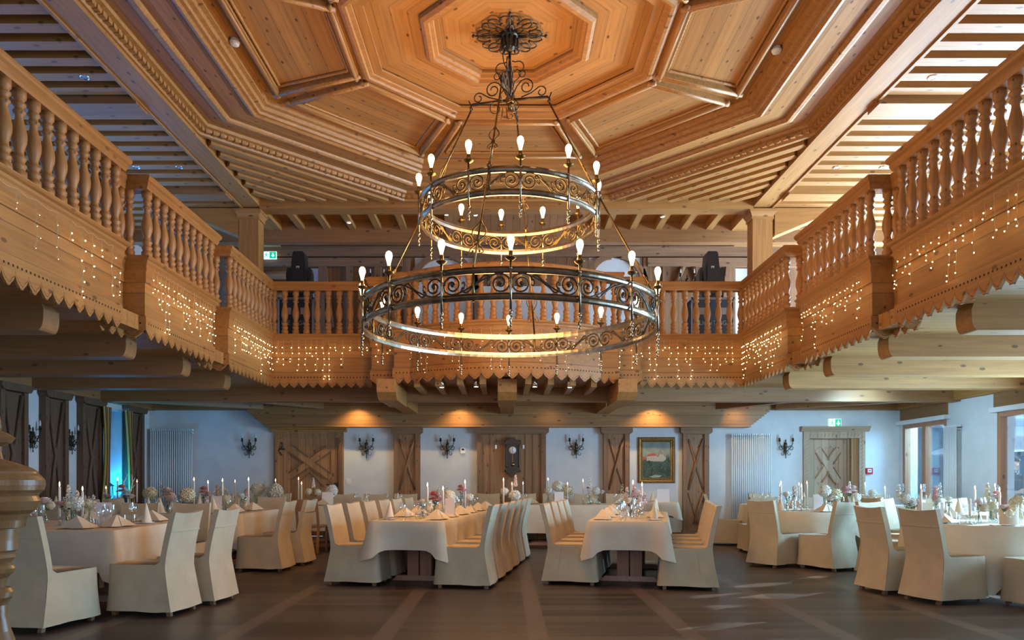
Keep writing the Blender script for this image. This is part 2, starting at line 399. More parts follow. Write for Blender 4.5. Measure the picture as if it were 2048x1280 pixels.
# wood fascia and pale blind casing over the terrace doors
ti = 0
def trim(m, mt):
    global ti; ti += 1
    return struct(m.build('trim_%d' % ti, mt))
for h in HR[:4]:
    trim(M().box(XR-.03, XR, h[0]-.05, h[1]+.05, 2.48, 2.74), dim_y) if h[3] < 2.5 else None
    if h[3] > 2.5: continue
    o = M().box(XR-.12, XR-.001, h[0]-.12, h[1]+.04, 2.39, 2.47).build('blind_casing', white_p); tag(o, ('white blind casing over the double door in the far right corner', 'white blind casing over the terrace door where the man stands', 'white blind casing over the nearest terrace door')[HR.index(h)], 'blind casing')
# ---- gallery floor slab (horseshoe) and its board soffit
ZG0, ZG1 = 2.95, 3.12
path_in = [(-4.12, 13.3), (4.19, 13.3)]
def slab(x0, x1, y0, y1, z0, z1, name, mt): return struct(M().box(x0, x1, y0, y1, z0, z1).build(name, mt))
struct(M().box(XL, -4.2, -1, YB, ZG0, ZG1).box(-4.2, 4.27, 13.32, YB, ZG0, ZG1).box(4.27, XR, -1, YB, ZG0, ZG1).prism([(-1.87, 13.32), (-1.87, 12.9), (-1.6, 12.72), (-.8, 12.3), (0, 12.15), (.8, 12.3), (1.6, 12.72), (1.87, 12.9), (1.87, 13.32)], ZG0, ZG1).build('floor_gallery', wx_b))
# wall plates under the gallery
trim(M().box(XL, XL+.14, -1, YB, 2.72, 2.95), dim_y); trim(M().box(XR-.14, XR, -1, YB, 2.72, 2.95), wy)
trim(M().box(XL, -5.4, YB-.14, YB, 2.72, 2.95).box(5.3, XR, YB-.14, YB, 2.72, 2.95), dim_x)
# ---- beams under the side galleries, rounded ends
bi = 0
def side_beam(side, y, z0=2.69, z1=2.95):
    x_in = -4.48 if side < 0 else 4.52; x_out = XL+.01 if side < 0 else XR-.01
    poly = [(x_out, z0), (x_out, z1), (x_in, z1)]
    s = 1 if side < 0 else -1
    arc = [(x_in-s*.06+s*.06*math.sin(t), z0+.13+(.13)*-math.cos(t)) for t in [k*PI/2/5 for k in range(5, -1, -1)]]
    poly = [(x_out, z0), (x_out, z1), (x_in-s*.02, z1), (x_in, z1-.05)]+arc
    m = M(); m.prism(poly, y-.13, y+.13, ax=1)
    return m
names = ['nearest', 'second', 'third', 'fourth', 'fifth']
for side, sn in ((-1, 'left'), (1, 'right')):
    for k, y in enumerate((5.85, 7.40, 8.98, 10.55, 12.1)):
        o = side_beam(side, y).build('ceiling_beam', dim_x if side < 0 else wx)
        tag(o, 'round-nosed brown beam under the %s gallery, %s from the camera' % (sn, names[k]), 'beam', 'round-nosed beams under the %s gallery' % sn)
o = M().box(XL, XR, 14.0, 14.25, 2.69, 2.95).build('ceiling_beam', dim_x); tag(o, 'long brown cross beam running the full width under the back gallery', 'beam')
for k, (x, nm) in enumerate(((-2.0, 'left'), (0.03, 'middle'), (2.05, 'right'))):
    mm = M().prism([(12.62, 2.66), (12.56, 2.70), (12.56, 2.92), (14.0, 2.92), (14.0, 2.58), (12.75, 2.58)], x-.16, x+.16, ax=0)
    mm.box(x-.14, x+.14, 14.25, 16.0, 2.62, 2.9)
    o = mm.build('beam_bracket', wy); tag(o, 'heavy beam end jutting out under the back balcony, %s one of three' % nm, 'beam', 'beam ends under the back balcony')
for sx, nm in ((-1, 'left'), (1, 'right')):
    for (a, b, w, q) in (((-7.3, 14.3), (-5.2, 16.0), .2, 'wall corner'), ((-5.0, 14.3), (-3.9, 16.0), .16, 'doorway')):
        if sx > 0: a = (-a[0]+.6, a[1]); b = (-b[0]+.6, b[1])
        o = M().bar((a[0], a[1], 2.82), (b[0], b[1], 2.82), w, .2).build('diagonal_beam', dim_y); tag(o, 'slanting brown beam under the back gallery near the %s %s' % (nm, q), 'beam')
# joists under the bow
for k in range(9):
    x = -1.5+k*.375
    if abs(x) < .1: continue
    yy = 12.72-.5*(1-(x/1.6)**2)
    o = M().box(x-.05, x+.05, yy+.05, 14.0, 2.80, 2.949).build('bow_joist', wy); tag(o, 'short joist under the bowed middle of the back balcony', 'joist', 'short joists under the bowed balcony')
# lintel boarding over the doors with stepped ends
def stepped(x0, x1):
    p = []; n = 7; dx = .055; dz = .043
    left = [(x0+.0-dx*0, 2.95)]
    for k in range(n): left += [(x0+k*dx, 2.66-k*dz), (x0+(k+1)*dx, 2.66-k*dz)]
    right = []
    for k in range(n-1, -1, -1): right += [(x1-(k+1)*dx, 2.66-k*dz), (x1-k*dx, 2.66-k*dz)]
    return left+[(x0+n*dx, 2.345)]+[(x1-n*dx, 2.345)]+right+[(x1, 2.95)]
trim(M().prism(stepped(-5.5, 5.6), YB-.28, YB-.003, ax=1), wood('lintel_boards', 0, (.36, .17, .055), PD, cross=2, pw=.2))

# ================================================================ UPPER CEILING
OC = (.03, 8.9)
struct(M().box(XL-.3, -4.4, -1, YB+.3, ZC, ZC+.05).box(4.46, XR+.3, -1, YB+.3, ZC, ZC+.05).box(-4.4, 4.46, -1, 4.45, ZC, ZC+.05).box(-4.4, 4.46, 13.35, YB+.3, ZC, ZC+.05).build('ceiling_gallery', wx_b))
# corners between octagon and square
mc = M()
for sx in (-1, 1):
    for sy in (-1, 1):
        c = (OC[0]+sx*4.43, OC[1]+sy*4.45); t = 4.45*math.tan(PI/8)
        mc.prism([c, (c[0], OC[1]+sy*t), (OC[0]+sx*t, c[1])], ZC, ZC+.05)
struct(mc.build('ceiling_corner', wx_b))
ceil = struct(link('ceiling', None)); ceil.location = (OC[0], OC[1], 0)
tan8 = math.tan(PI/8)
bt_m = wood('octagon_boards', 0, PINE, PD, cross=1, pw=.19, seam=.3, kscale=1.25, knots=.9)
for k in range(8):
    rz = k*PI/4-PI/2   # local +y points outward for rz: sector direction
    def sector(a0, a1, z, name, th=.03):
        mm = M(); mm.prism([(-a0*tan8, a0), (-a1*tan8, a1), (a1*tan8, a1), (a0*tan8, a0)], z, z+th)
        return mm.build(name, bt_m, ceil, rz=rz)
    sector(3.42, 4.45, 6.30, 'border_board'); sector(1.60, 3.42, 6.44, 'sector_board'); sector(.80, 1.70, 6.50, 'inner_board')
    sector(.02, .86, 6.54, 'centre_board')
    # raised frame of the trapezoid coffer
    a0, a1 = 1.95, 3.08; w0, w1 = .70, 1.13
    pts = [(-w0, a0), (-w1, a1), (w1, a1), (w0, a0)]
    fr = M()
    for i in range(4):
        p, q = pts[i], pts[(i+1) % 4]
        fr.bar((p[0], p[1], 6.41), (q[0], q[1], 6.41), .085, .07)
        fr.smooth = True
        P, Q = Vector((p[0], p[1], 6.385)), Vector((q[0], q[1], 6.385)); D = (Q-P).normalized()*.06
        fr.tube([P-D, Q+D], .032, 8); fr.smooth = False
    # rope moulding inside
    ci = (0, (a0+a1)/2)
    for i in range(4):
        p = Vector(pts[i]); q = Vector(pts[(i+1) % 4]); c_ = Vector(ci)
        p = p+(c_-p)*.13; q = q+(c_-q)*.13; n_ = int((q-p).length/.035)
        fr.tube([(p.x+(q.x-p.x)*j/n_, p.y+(q.y-p.y)*j/n_, 6.425) for j in range(n_+1)], [.016+(.008 if j % 2 else 0) for j in range(n_+1)], 5)
    fr.build('coffer_frame', wx, ceil, rz=rz)
# octagonal mouldings, each one mesh
def om(name, prof, mt=wx): return M().octring((0, 0), prof).build(name, mt, ceil)
om('dentil_cornice', [(4.46, 6.30), (4.46, 6.17), (4.40, 6.17), (4.385, 6.20), (4.34, 6.21), (4.33, 6.25), (4.27, 6.26), (4.26, 6.30)])
dm = M()
for k in range(8):
    rz = Matrix.Rotation(k*PI/4, 4, 'Z'); dm.T = rz
    n_ = 33; L = 2*4.33*tan8
    for j in range(n_):
        x = -L/2+L*(j+.5)/n_; dm.box(x-.028, x+.028, 4.32, 4.39, 6.195, 6.25)
dm.T = None; dm.build('dentil_blocks', wx, ceil)
om('strip_moulding', [(4.0, 6.30), (4.0, 6.27), (3.97, 6.255), (3.92, 6.25), (3.90, 6.27), (3.89, 6.30)])
om('step_moulding', [(3.52, 6.30), (3.52, 6.25), (3.48, 6.235), (3.45, 6.26), (3.41, 6.265), (3.40, 6.30), (3.35, 6.31), (3.34, 6.36), (3.29, 6.37), (3.28, 6.44), (3.28, 6.47), (3.52, 6.47)])
om('inner_moulding', [(1.86, 6.44), (1.86, 6.40), (1.82, 6.38), (1.78, 6.38), (1.77, 6.41), (1.72, 6.42), (1.71, 6.46), (1.67, 6.47), (1.67, 6.52), (1.86, 6.52)])
om('centre_moulding', [(1.0, 6.50), (1.0, 6.45), (.96, 6.42), (.91, 6.42), (.90, 6.46), (.86, 6.465), (.85, 6.50), (.81, 6.51), (.81, 6.54), (1.0, 6.54)])
# closing deck above
struct(M().box(-4.6, 4.7, 4.3, 13.5, 6.58, 6.62).build('ceiling_deck', wx))
# ---- long beams, cross beam, columns
for sx, x0, x1, nm in ((-1, -4.74, -4.40, 'left'), (1, 4.44, 4.80, 'right')):
    mm = M().box(x0, x1, -1, 14.75, 6.12, ZC)
    xc = (x0+x1)/2
    mm.box(x0-.02 if sx < 0 else x1-.02, x0+.02 if sx < 0 else x1+.02, -1, 13.9, 6.10, 6.2)
    o = mm.build('ceiling_beam', wy); tag(o, 'long flat timber running away from the camera along the %s edge of the octagonal ceiling' % nm, 'beam')
    c = thing('timber_column', 'square pine column with moulded cap on the gallery at the back %s corner' % nm, 'column', (sx*4.628, 13.65, ZG1))
    M().box(-.18, .18, -.15, .15, 0, 2.86).build('shaft', wz, c)
    M().box(-.20, .20, -.17, .17, 2.80, 2.84).frustum(-.19, .19, -.16, .16, 2.84, -.23, .23, -.20, .20, 2.92).box(-.24, .24, -.21, .21, 2.92, 2.975).build('cap', wx, c)
    mm = M().prism([(.03, 5.62), (.03, 6.12), (1.1, 6.12), (.9, 5.98)], 13.5, 13.8, ax=1)
    o = mm.build('knee_brace', wx); o.location = (xc+sx*.2, 0, 0)
    if sx < 0: o.scale = (-1, 1, 1)
    tag(o, 'broad knee brace spreading outwards from the %s gallery column' % nm, 'brace')
o = M().box(-4.4, 4.44, 13.42, 13.72, 6.08, ZC).build('ceiling_beam', wx); tag(o, 'cross beam between the two gallery columns at the back edge of the octagonal ceiling', 'beam')
# spandrel joists parallel to the octagon's slanted sides (back corners)
for sx, nm in ((-1, 'left'), (1, 'right')):
    for k in range(6):
        d = 4.62+.26*k; hl = (4.42*math.sqrt(2)-d)-.04
        n_ = Vector((sx, 1, 0)).normalized(); t_ = Vector((1, -sx, 0)).normalized(); c_ = Vector((OC[0], OC[1], 6.235))+n_*d
        j = M(); me = j.box(-hl, hl, -.065, .065, -.085, .064).build('ceiling_joist', wx)
        me.location = c_; me.rotation_euler = (0, 0, math.atan2(t_.y, t_.x))
        tag(me, 'slanted joist in the back %s corner beside the octagon' % nm, 'joist', 'slanted joists in the back %s corner' % nm)
# side gallery ceilings: joists across, broad tie beams
for sx, x0, x1, nm in ((-1, XL, -4.74, 'left'), (1, 4.80, XR, 'right')):
    jm = None; y = 2.2
    while y < 16.0:
        if abs((y-9.78)) < .3 or abs(y-12.85) < .3 or abs(y-6.7) < .3 or abs(y-3.6) < .3: y += .33; continue
        if jm is None:
            jm = M().box(x0, x1, -.085, .085, 0, .165).data('ceiling_joist', wx)
        if y > 5.8:
            o = link('ceiling_joist', jm, loc=(0, y, 6.135)); tag(o, 'thin joist across the %s gallery ceiling' % nm, 'joist', 'joists across the %s gallery ceiling' % nm)
        y += .33
    for y, w in ((6.7, 'nearest, above the frame edge'), (9.78, 'in the middle of the joists'), (12.85, 'level with the gallery column')):
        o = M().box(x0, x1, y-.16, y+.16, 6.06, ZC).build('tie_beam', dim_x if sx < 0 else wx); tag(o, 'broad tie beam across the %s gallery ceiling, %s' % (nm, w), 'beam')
# back gallery ceiling: joists front to back, carrying beam
jm = M().box(-.06, .06, 13.72, 14.75, 6.14, ZC).data('ceiling_joist', wy)
for k in range(17):
    x = -4.0+k*.5
    if abs(x) < 1.3: continue
    o = link('ceiling_joist', jm, loc=(x, 0, 0)); tag(o, 'joist running front to back over the rear gallery', 'joist', 'joists over the rear gallery')
o = M().box(XL, XR, 14.75, 14.95, 5.9, ZC).build('ceiling_beam', dim_x); tag(o, 'deep board-clad beam across the ceiling of the rear gallery', 'beam')
trim(M().prism([(13.75, 6.28), (14.75, 5.95), (14.75, 6.28)], -1.15, 1.2, ax=0), wood('slope_boards', 1, (.32, .155, .065), PD, cross=0, pw=.14))

# ================================================================ UPPER BACK WALL (timber framing)
uw = M().box(XL-.3, XR+.3, YB, YB+.3, 3.1, ZC); struct(uw.build('wall_gallery_back', agb_z))
up_m = wood('frame_timber', 0, (.27, .14, .07), AGD, rough=.7)
upz = wood('frame_timber_z', 2, (.27, .14, .07), AGD, rough=.7)
def wx_at(px, Y=YB): return (px-1011)/1500*Y
trim(M().box(XL, XR, YB-.10, YB-.001, 6.02, 6.24), up_m)
trim(M().box(XL, -2.2, YB-.13, YB-.001, 5.80, 5.98).box(3.05, XR, YB-.13, YB-.001, 5.80, 5.98), up_m)
pn = 0
for (a, b, top, arch) in ((604, 640, 5.78, 0), (830, 946, 6.01, 1), (1178, 1284, 6.01, 1), (1470, 1500, 5.78, 0), (960, 1165, 5.4, 0)):
    x0, x1 = wx_at(a), wx_at(b)
    struct(M().box(x0, x1, YB-.02, YB-.0005, 3.12, top).build('wall_panel', plaster))
    if arch:
        w = x1-x0; mm = M()
        for s_ in (-1, 1):
            xc = (x0+x1)/2+s_*w/2; P = []
            for t in range(9):
                a_ = t/8*PI/2; P.append((xc-s_*(w*.42*(1-math.cos(a_))), 5.25+.72*math.sin(a_)))
            Q = [(x+s_*.13*(1 if t < 4 else .6), z+.10) for t, (x, z) in enumerate(P)]
            poly = P+Q[::-1]
            mm.prism([(x, z) for x, z in poly], YB-.09, YB-.021, ax=1)
        trim(mm, upz)
pm = M()
for px in (645, 700, 757, 815, 955, 1170, 1292, 1330, 1462, 1510):
    x = wx_at(px); pm.box(x-.07, x+.07, YB-.09, YB-.021, 3.12, 5.98)
for (a, b) in ((650, 665), (810, 790), (1296, 1310), (1335, 1318), (1455, 1440)):
    pm.bar((wx_at(a), YB-.06, 5.8), (wx_at(b), YB-.06, 4.5), .1, .06, up=(0, 1, 0))
trim(pm, upz)
cb = M()
for (a, b, s_) in ((1335, 1365, 1), (1410, 1385, -1)):
    cb.tube([(wx_at(a), YB-.06, 5.25), (wx_at(a)+(wx_at(b)-wx_at(a))*.6, YB-.06, 5.5), (wx_at(b), YB-.06, 5.82)], .06, 6)
trim(cb, upz)
# carved log end panel behind the exit sign
lm = M()
for k in range(7):
    lm.smooth = True; lm.tube([(wx_at(470), YB-.05, 4.3+.22*k), (wx_at(604), YB-.05, 4.3+.22*k)], .1, 10)
trim(lm, up_m)
# ================================================================ BALUSTRADES
rail_x = wood('rail_pine', 0, (.42, .19, .05), PD, knots=.6); panel_m = wood('panel_pine', 0, (.41, .185, .05), PD, cross=2, pw=.26, knots=.8)
panel_y = wood('panel_pine_y', 1, (.41, .185, .05), PD, cross=2, pw=.26, knots=.8); rail_y = wood('rail_pine_y', 1, (.42, .19, .05), PD, knots=.6)
bal_m = wood('baluster_pine', 2, (.42, .195, .06), PD, kscale=2.2, knots=.9)
ZB0, ZB1 = 3.79, 4.56          # balusters
H_ = ZB1-ZB0
bprof = [(.060, 0), (.060, .075), (.048, .08), (.046, .10), (.058, .115), (.058, .13), (.045, .145), (.045, .165), (.056, .18), (.056, .195), (.040, .21), (.036, .24),
         (.046, .28), (.058, .32), (.062, .36), (.060, .40), (.050, .45), (.038, .50), (.031, .54), (.034, .56), (.050, .575), (.050, .59), (.036, .605), (.036, .625),
         (.052, .64), (.052, .655), (.040, .67), (.044, .69), (.056, .70), (.056, .77)]
bal_me = M().lathe([(r, z*H_/.77) for r, z in bprof], n=14).data('baluster', bal_m)
rail_prof = [(-.09, 4.56), (.055, 4.56), (.065, 4.585), (.075, 4.60), (.075, 4.63), (.095, 4.65), (.105, 4.67), (.105, 4.695), (.095, 4.71), (-.09, 4.71)]
base_prof = [(-.10, 3.66), (.04, 3.66), (.045, 3.70), (.06, 3.72), (.065, 3.745), (.09, 3.76), (.10, 3.775), (.10, 3.79), (-.10, 3.79)]
strip_prof = [(-.02, 3.50), (.028, 3.50), (.035, 3.52), (.03, 3.54), (.03, 3.60), (.045, 3.63), (.05, 3.66), (-.02, 3.66)]
panel_prof = [(-.02, 3.02), (.01, 3.02), (.01, 3.52), (-.02, 3.52)]
def lens(path): return [0]+[sum((Vector(path[j+1])-Vector(path[j])).length for j in range(i+1)) for i in range(len(path)-1)]
def along(path, s):
    L = lens(path)
    for i in range(len(path)-1):
        if s <= L[i+1]+1e-9:
            a, b = Vector(path[i]), Vector(path[i+1]); d = (b-a).normalized(); return a+d*(s-L[i]), d
    a, b = Vector(path[-2]), Vector(path[-1]); d = (b-a).normalized(); return b, d
def valance(path, off=.035, period=.175):
    m = M(); L = lens(path)
    for i in range(len(path)-1):
        a, b = Vector(path[i]), Vector(path[i+1]); d = b-a; ln = d.length; d.normalize(); n = Vector((d.y, -d.x))
        # mitre extension so that corners close
        def ext(j):
            if 0 < j < len(path)-1:
                d1 = (Vector(path[j])-Vector(path[j-1])).normalized(); d2 = (Vector(path[j+1])-Vector(path[j])).normalized()
                cr = d1.x*d2.y-d1.y*d2.x; dt = max(-.99, d1.dot(d2)); return cr/(1+dt)
            return 0
        e0, e1 = ext(i), ext(i+1)
        cnt = max(1, round(ln/period)); N = cnt*10
        P = []
        for k in range(N+1):
            t = k/N; ph = (t*cnt) % 1
            z = 2.955-.085*abs(math.sin(PI*ph))**.6-.018*(1 if .35 < ph < .65 else 0)-.0
            P.append((t, z))
        def pt(t, o, z):
            s = t*ln
            if k_edge(t, 0): s -= 0
            p = a+d*s+n*o
            if t == 0: p = a+n*o+d*(-e0*o) if abs(e0) > 0 else p
            if t == 1: p = a+d*ln+n*o+d*(e1*o) if abs(e1) > 0 else p
            return (p.x, p.y, z)
        k_edge = lambda t, q: False
        top = 3.11; fo, bo = off, off-.025
        i0 = m.av([pt(t, fo, top) for t, z in P]+[pt(t, fo, z) for t, z in P]+[pt(t, bo, top) for t, z in P]+[pt(t, bo, z) for t, z in P]); c = N+1
        for k in range(N):
            m.af(i0+k, i0+k+1, i0+c+k+1, i0+c+k); m.af(i0+2*c+k, i0+3*c+k, i0+3*c+k+1, i0+2*c+k+1)
            m.af(i0+k, i0+2*c+k, i0+2*c+k+1, i0+k+1); m.af(i0+c+k, i0+c+k+1, i0+3*c+k+1, i0+3*c+k)
        m.af(i0, i0+c, i0+3*c, i0+2*c); m.af(i0+N, i0+2*c+N, i0+3*c+N, i0+c+N)
        # bored holes row, and incised scroll line
        m.cur = 1; nh = max(2, round(ln/.058))
        for k in range(nh):
            s = (k+.5)*ln/nh; p = a+d*s+n*(off+.0015); r = .0125; q = []
            for t in range(8):
                an = 2*PI*t/8; q.append((p.x+d.x*r*math.cos(an), p.y+d.y*r*math.cos(an), 3.03+r*math.sin(an)))
            j = m.av(q); m.af(*range(j, j+8))
        # carved wavy groove following the scallops
        G = []
        for k in range(N+1):
            t = k/N; p = a+d*(t*ln)+n*(off+.0015); z = P[k][1]+.03+.006*math.sin(2*PI*3*t*cnt); G.append((p, z))
        for k in range(N):
            (p, z), (q, w) = G[k], G[k+1]
            j = m.av([(p.x, p.y, z), (q.x, q.y, w), (q.x, q.y, w+.005), (p.x, p.y, z+.005)]); m.af(j, j+1, j+2, j+3)
        m.cur = 0
    return m
def balustrade(path, label, along_y, skip=(), inset=.06, main=None, group=None):
    t = thing('balcony_balustrade', label, 'balustrade', (0, 0, 0), 0, group)
    rm, pm = (rail_y, panel_y) if along_y else (rail_x, panel_m)
    M().sweep(path, rail_prof).build('handrail', rm, t); M().sweep(path, base_prof).build('base_rail', rm, t)
    M().sweep(path, strip_prof).build('moulding_strip', rm, t); M().sweep(path, panel_prof).build('panel', pm, t)
    valance(path).build('scalloped_valance', [pm, hole_m], t)
    L = lens(path)
    for i in range(len(path)-1):
        ln = L[i+1]-L[i]
        a, b = Vector(path[i]), Vector(path[i+1]); d = (b-a).normalized()
        if main is not None and i not in main:
            if ln > .15 and (i+1) in main: pass
            continue
        n = max(1, round((ln-.12)/.197)) if main is None or len(path) < 9 else 0
        for k in range(n+1):
            p = a+d*(.06+(ln-.12)*k/n)
            link('baluster', bal_me, t, loc=(p.x, p.y, ZB0))
    return t
BW = -4.15; BE = 4.22; YF = 13.25
def rec(x): return x-.25 if x < 0 else x+.25
nmz = {-1: 'left', 1: 'right'}
for s_, bx in ((-1, BW), (1, BE)):
    r_ = rec(bx); N = nmz[s_]
    segs = [([(bx, 3.0), (bx, 8.03), (r_, 8.03)], 'long carved balcony balustrade nearest the camera on the %s side' % N, [0]),
            ([(r_, 8.03), (r_, 8.62)], 'short recessed balustrade bay in the %s balcony, nearer of its two' % N, [0]),
            ([(r_, 8.62), (bx, 8.62), (bx, 10.6), (r_, 10.6)], 'middle carved balustrade bay of the %s balcony' % N, [1]),
            ([(r_, 10.6), (r_, 11.2)], 'short recessed balustrade bay in the %s balcony, farther of its two' % N, [0]),
            ([(r_, 11.2), (bx, 11.2), (bx, YF)], 'carved balustrade bay of the %s balcony next to the back balcony' % N, [1])]
    for p, lab, mn in segs:
        if s_ > 0: p = p[::-1]; mn = [len(p)-2-i for i in mn]
        o = balustrade(p, lab, True, main=mn)
        if len(p) > 2:      # baluster in each return
            for i in range(len(p)-1):
                if i in mn: continue
                a, b = Vector(p[i]), Vector(p[i+1]); c = (a+b)/2+(b-a)*.2*(1 if i > mn[0] else -1)
                link('baluster', bal_me, o, loc=(c.x, c.y, ZB0))
bow = []
for k in range(17):
    x = -1.58+3.16*k/16; u = x/1.58; bow.append((x+.01, 12.62-.58*(1-u*u)))
o = balustrade([(BW, YF), (-2.3, YF)], 'flat balustrade bay of the back balcony, left of the bowed middle', False)
o = balustrade([(2.32, YF), (BE, YF)], 'flat balustrade bay of the back balcony, right of the bowed middle', False)
for s_, lab in ((-1, 'left'), (1, 'right')):
    p = [(-2.3, YF), (-2.3, 12.95), (-1.87, 12.95)]
    q = [(-1.87, 12.95), (-1.87, 12.66), (-1.57, 12.66)]
    if s_ > 0: p = [(-x+.02, y) for x, y in p][::-1]; q = [(-x+.02, y) for x, y in q][::-1]
    o = balustrade(p, 'outer stepped pier of the back balcony, %s of the bow' % lab, False, main=[1] if s_ < 0 else [0])
    o = balustrade(q, 'inner stepped pier of the back balcony, %s of the bow' % lab, False, main=[1] if s_ < 0 else [0])
# bow: balusters evenly along the curve
t = thing('balcony_balustrade', 'bowed middle bay of the back balcony behind the chandelier', 'balustrade')
M().sweep(bow, rail_prof).build('handrail', rail_x, t); M().sweep(bow, base_prof).build('base_rail', rail_x, t)
M().sweep(bow, strip_prof).build('moulding_strip', rail_x, t); M().sweep(bow, panel_prof).build('panel', panel_m, t)
valance(bow, period=.2).build('scalloped_valance', [panel_m, hole_m], t)
TL = lens(bow)[-1]
for k in range(17):
    p, d = along(bow, .08+(TL-.16)*k/16); link('baluster', bal_me, t, loc=(p.x, p.y, ZB0))
# ---- fairy lights
def fairy(path, label, seed, dens=.11, ledm=led_m, s0=.05, s1=None, lmax=.6, big=1.0):
    r = random.Random(seed); t = thing('fairy_light_curtain', label, 'fairy lights', group=None)
    wm, lm = M(), M(); L = lens(path)[-1]; s = s0; s1 = s1 or L-.05; prev = None
    while s < s1:
        p, d = along(path, s); n = Vector((d.y, -d.x)); o_ = p+n*.075
        top = (o_.x, o_.y, 3.67)
        if prev: wm.tube([prev, ((prev[0]+top[0])/2, (prev[1]+top[1])/2, 3.645), top], .0022, 3, cap=False)
        prev = top; ln = r.choice([.12, .2, .3, .38, .46, lmax]); z = 3.66; pp = Vector((o_.x, o_.y, z)); k = 0
        pts = [pp.copy()]
        while z > 3.66-ln:
            z -= .05; q = o_+d*r.uniform(-.008, .008)+n*r.uniform(-.02, .004)
            pts.append(Vector((q.x, q.y, z))); k += 1
            if k % 2 == 0 or z <= 3.66-ln:
                e = Vector((q.x, q.y, z))+Vector((d.x*r.uniform(-.03, .03)+n.x*.012, d.y*r.uniform(-.03, .03)+n.y*.012, -.012))
                wm.tube([pts[-1], e], .002, 3, cap=False)
                lm.ball(e, .0062*big, 6)
        wm.tube(pts, .0022, 3, cap=False); s += 1.25*dens*r.uniform(.75, 1.3)
    wm.build('light_wire', wire_m, t); o = lm.build('light_bead', ledm, t); o['kind'] = 'stuff'
    return t
fairy([(BW, 3.2), (BW, 7.0)], 'faint clear fairy lights on the nearest left balustrade', 1, .2, led_dim, 2.8, lmax=.7, big=.6)
fairy([(BW, 7.0), (BW, 8.0)], 'fairy lights at the far end of the nearest left balustrade', 2, .13)
fairy([(rec(BW), 8.1), (rec(BW), 8.55)], 'fairy lights dangling in the nearer recess of the left balcony', 3, .12, lmax=.7)
fairy([(BW, 8.65), (BW, 10.55)], 'fairy light curtain on the middle left balustrade bay', 4, .075)
fairy([(rec(BW), 10.7), (rec(BW), 11.15)], 'fairy lights dangling in the farther recess of the left balcony', 5, .12)
fairy([(BW, 11.25), (BW, 13.2)], 'fairy light curtain on the left balustrade bay beside the back balcony', 6, .07)
fairy([(BW+.1, YF), (-2.35, YF)], 'fairy light curtain on the back balcony left of the bow', 7, .1)
fairy([(2.35, YF), (BE-.1, YF)], 'fairy light curtain on the back balcony right of the bow', 8, .1)
fairy([(-2.25, 12.95), (-1.9, 12.95)], 'few fairy lights on the stepped pier left of the bow', 9, .13)
fairy([(1.92, 12.95), (2.28, 12.95)], 'few fairy lights on the stepped pier right of the bow', 10, .13)
fairy(bow, 'small fairy lights hanging on the bowed balcony panel', 11, .12, led_dim, big=.8)
fairy([(BE, 13.2), (BE, 11.25)], 'fairy light curtain on the right balustrade bay beside the back balcony', 12, .06)
fairy([(rec(BE), 11.15), (rec(BE), 10.65)], 'fairy lights dangling in the farther recess of the right balcony', 13, .1)
fairy([(BE, 10.55), (BE, 8.65)], 'fairy light curtain on the middle right balustrade bay', 14, .085)
fairy([(rec(BE), 8.55), (rec(BE), 8.1)], 'fairy lights dangling in the nearer recess of the right balcony', 15, .12, lmax=.7)
fairy([(BE, 8.0), (BE, 5.6)], 'fairy light curtain on the nearest right balustrade', 16, .1, lmax=.5)

# ================================================================ CHANDELIER
CX, CY = .05, 8.9
ch = thing('chandelier', 'huge two-tier wrought iron ring chandelier with glowing filament bulbs in the middle of the hall', 'chandelier', (CX, CY, 0))
def ringband(r, z, name, h=.068):
    m = M(); n = 96; prof = [(r-.012, z-h/2), (r+.012, z-h/2), (r+.02, z-h/2+.008), (r+.012, z-h/4), (r+.02, z), (r+.012, z+h/4), (r+.02, z+h/2-.008), (r+.012, z+h/2), (r-.012, z+h/2), (r-.018, z)]
    i = m.av([(a*math.cos(2*PI*k/n), a*math.sin(2*PI*k/n), q) for k in range(n) for a, q in prof]); c = len(prof)
    for k in range(n):
        for j in range(c): m.af(i+k*c+j, i+((k+1) % n)*c+j, i+((k+1) % n)*c+(j+1) % c, i+k*c+(j+1) % c)
    m.smooth = False; m.build(name, brass, ch)
def spiral(cx, cz, r0, r1, a0, turns, n=22):
    return [(cx+(r0+(r1-r0)*k/n)*math.cos(a0+turns*2*PI*k/n), cz+(r0+(r1-r0)*k/n)*math.sin(a0+turns*2*PI*k/n)) for k in range(n+1)]
def wrap(m, R_, pts2, a0, rr=.0085, n=5):
    m.tube([(R_*math.sin(a0+u/R_), -R_*math.cos(a0+u/R_), z) for u, z in pts2], rr, n)
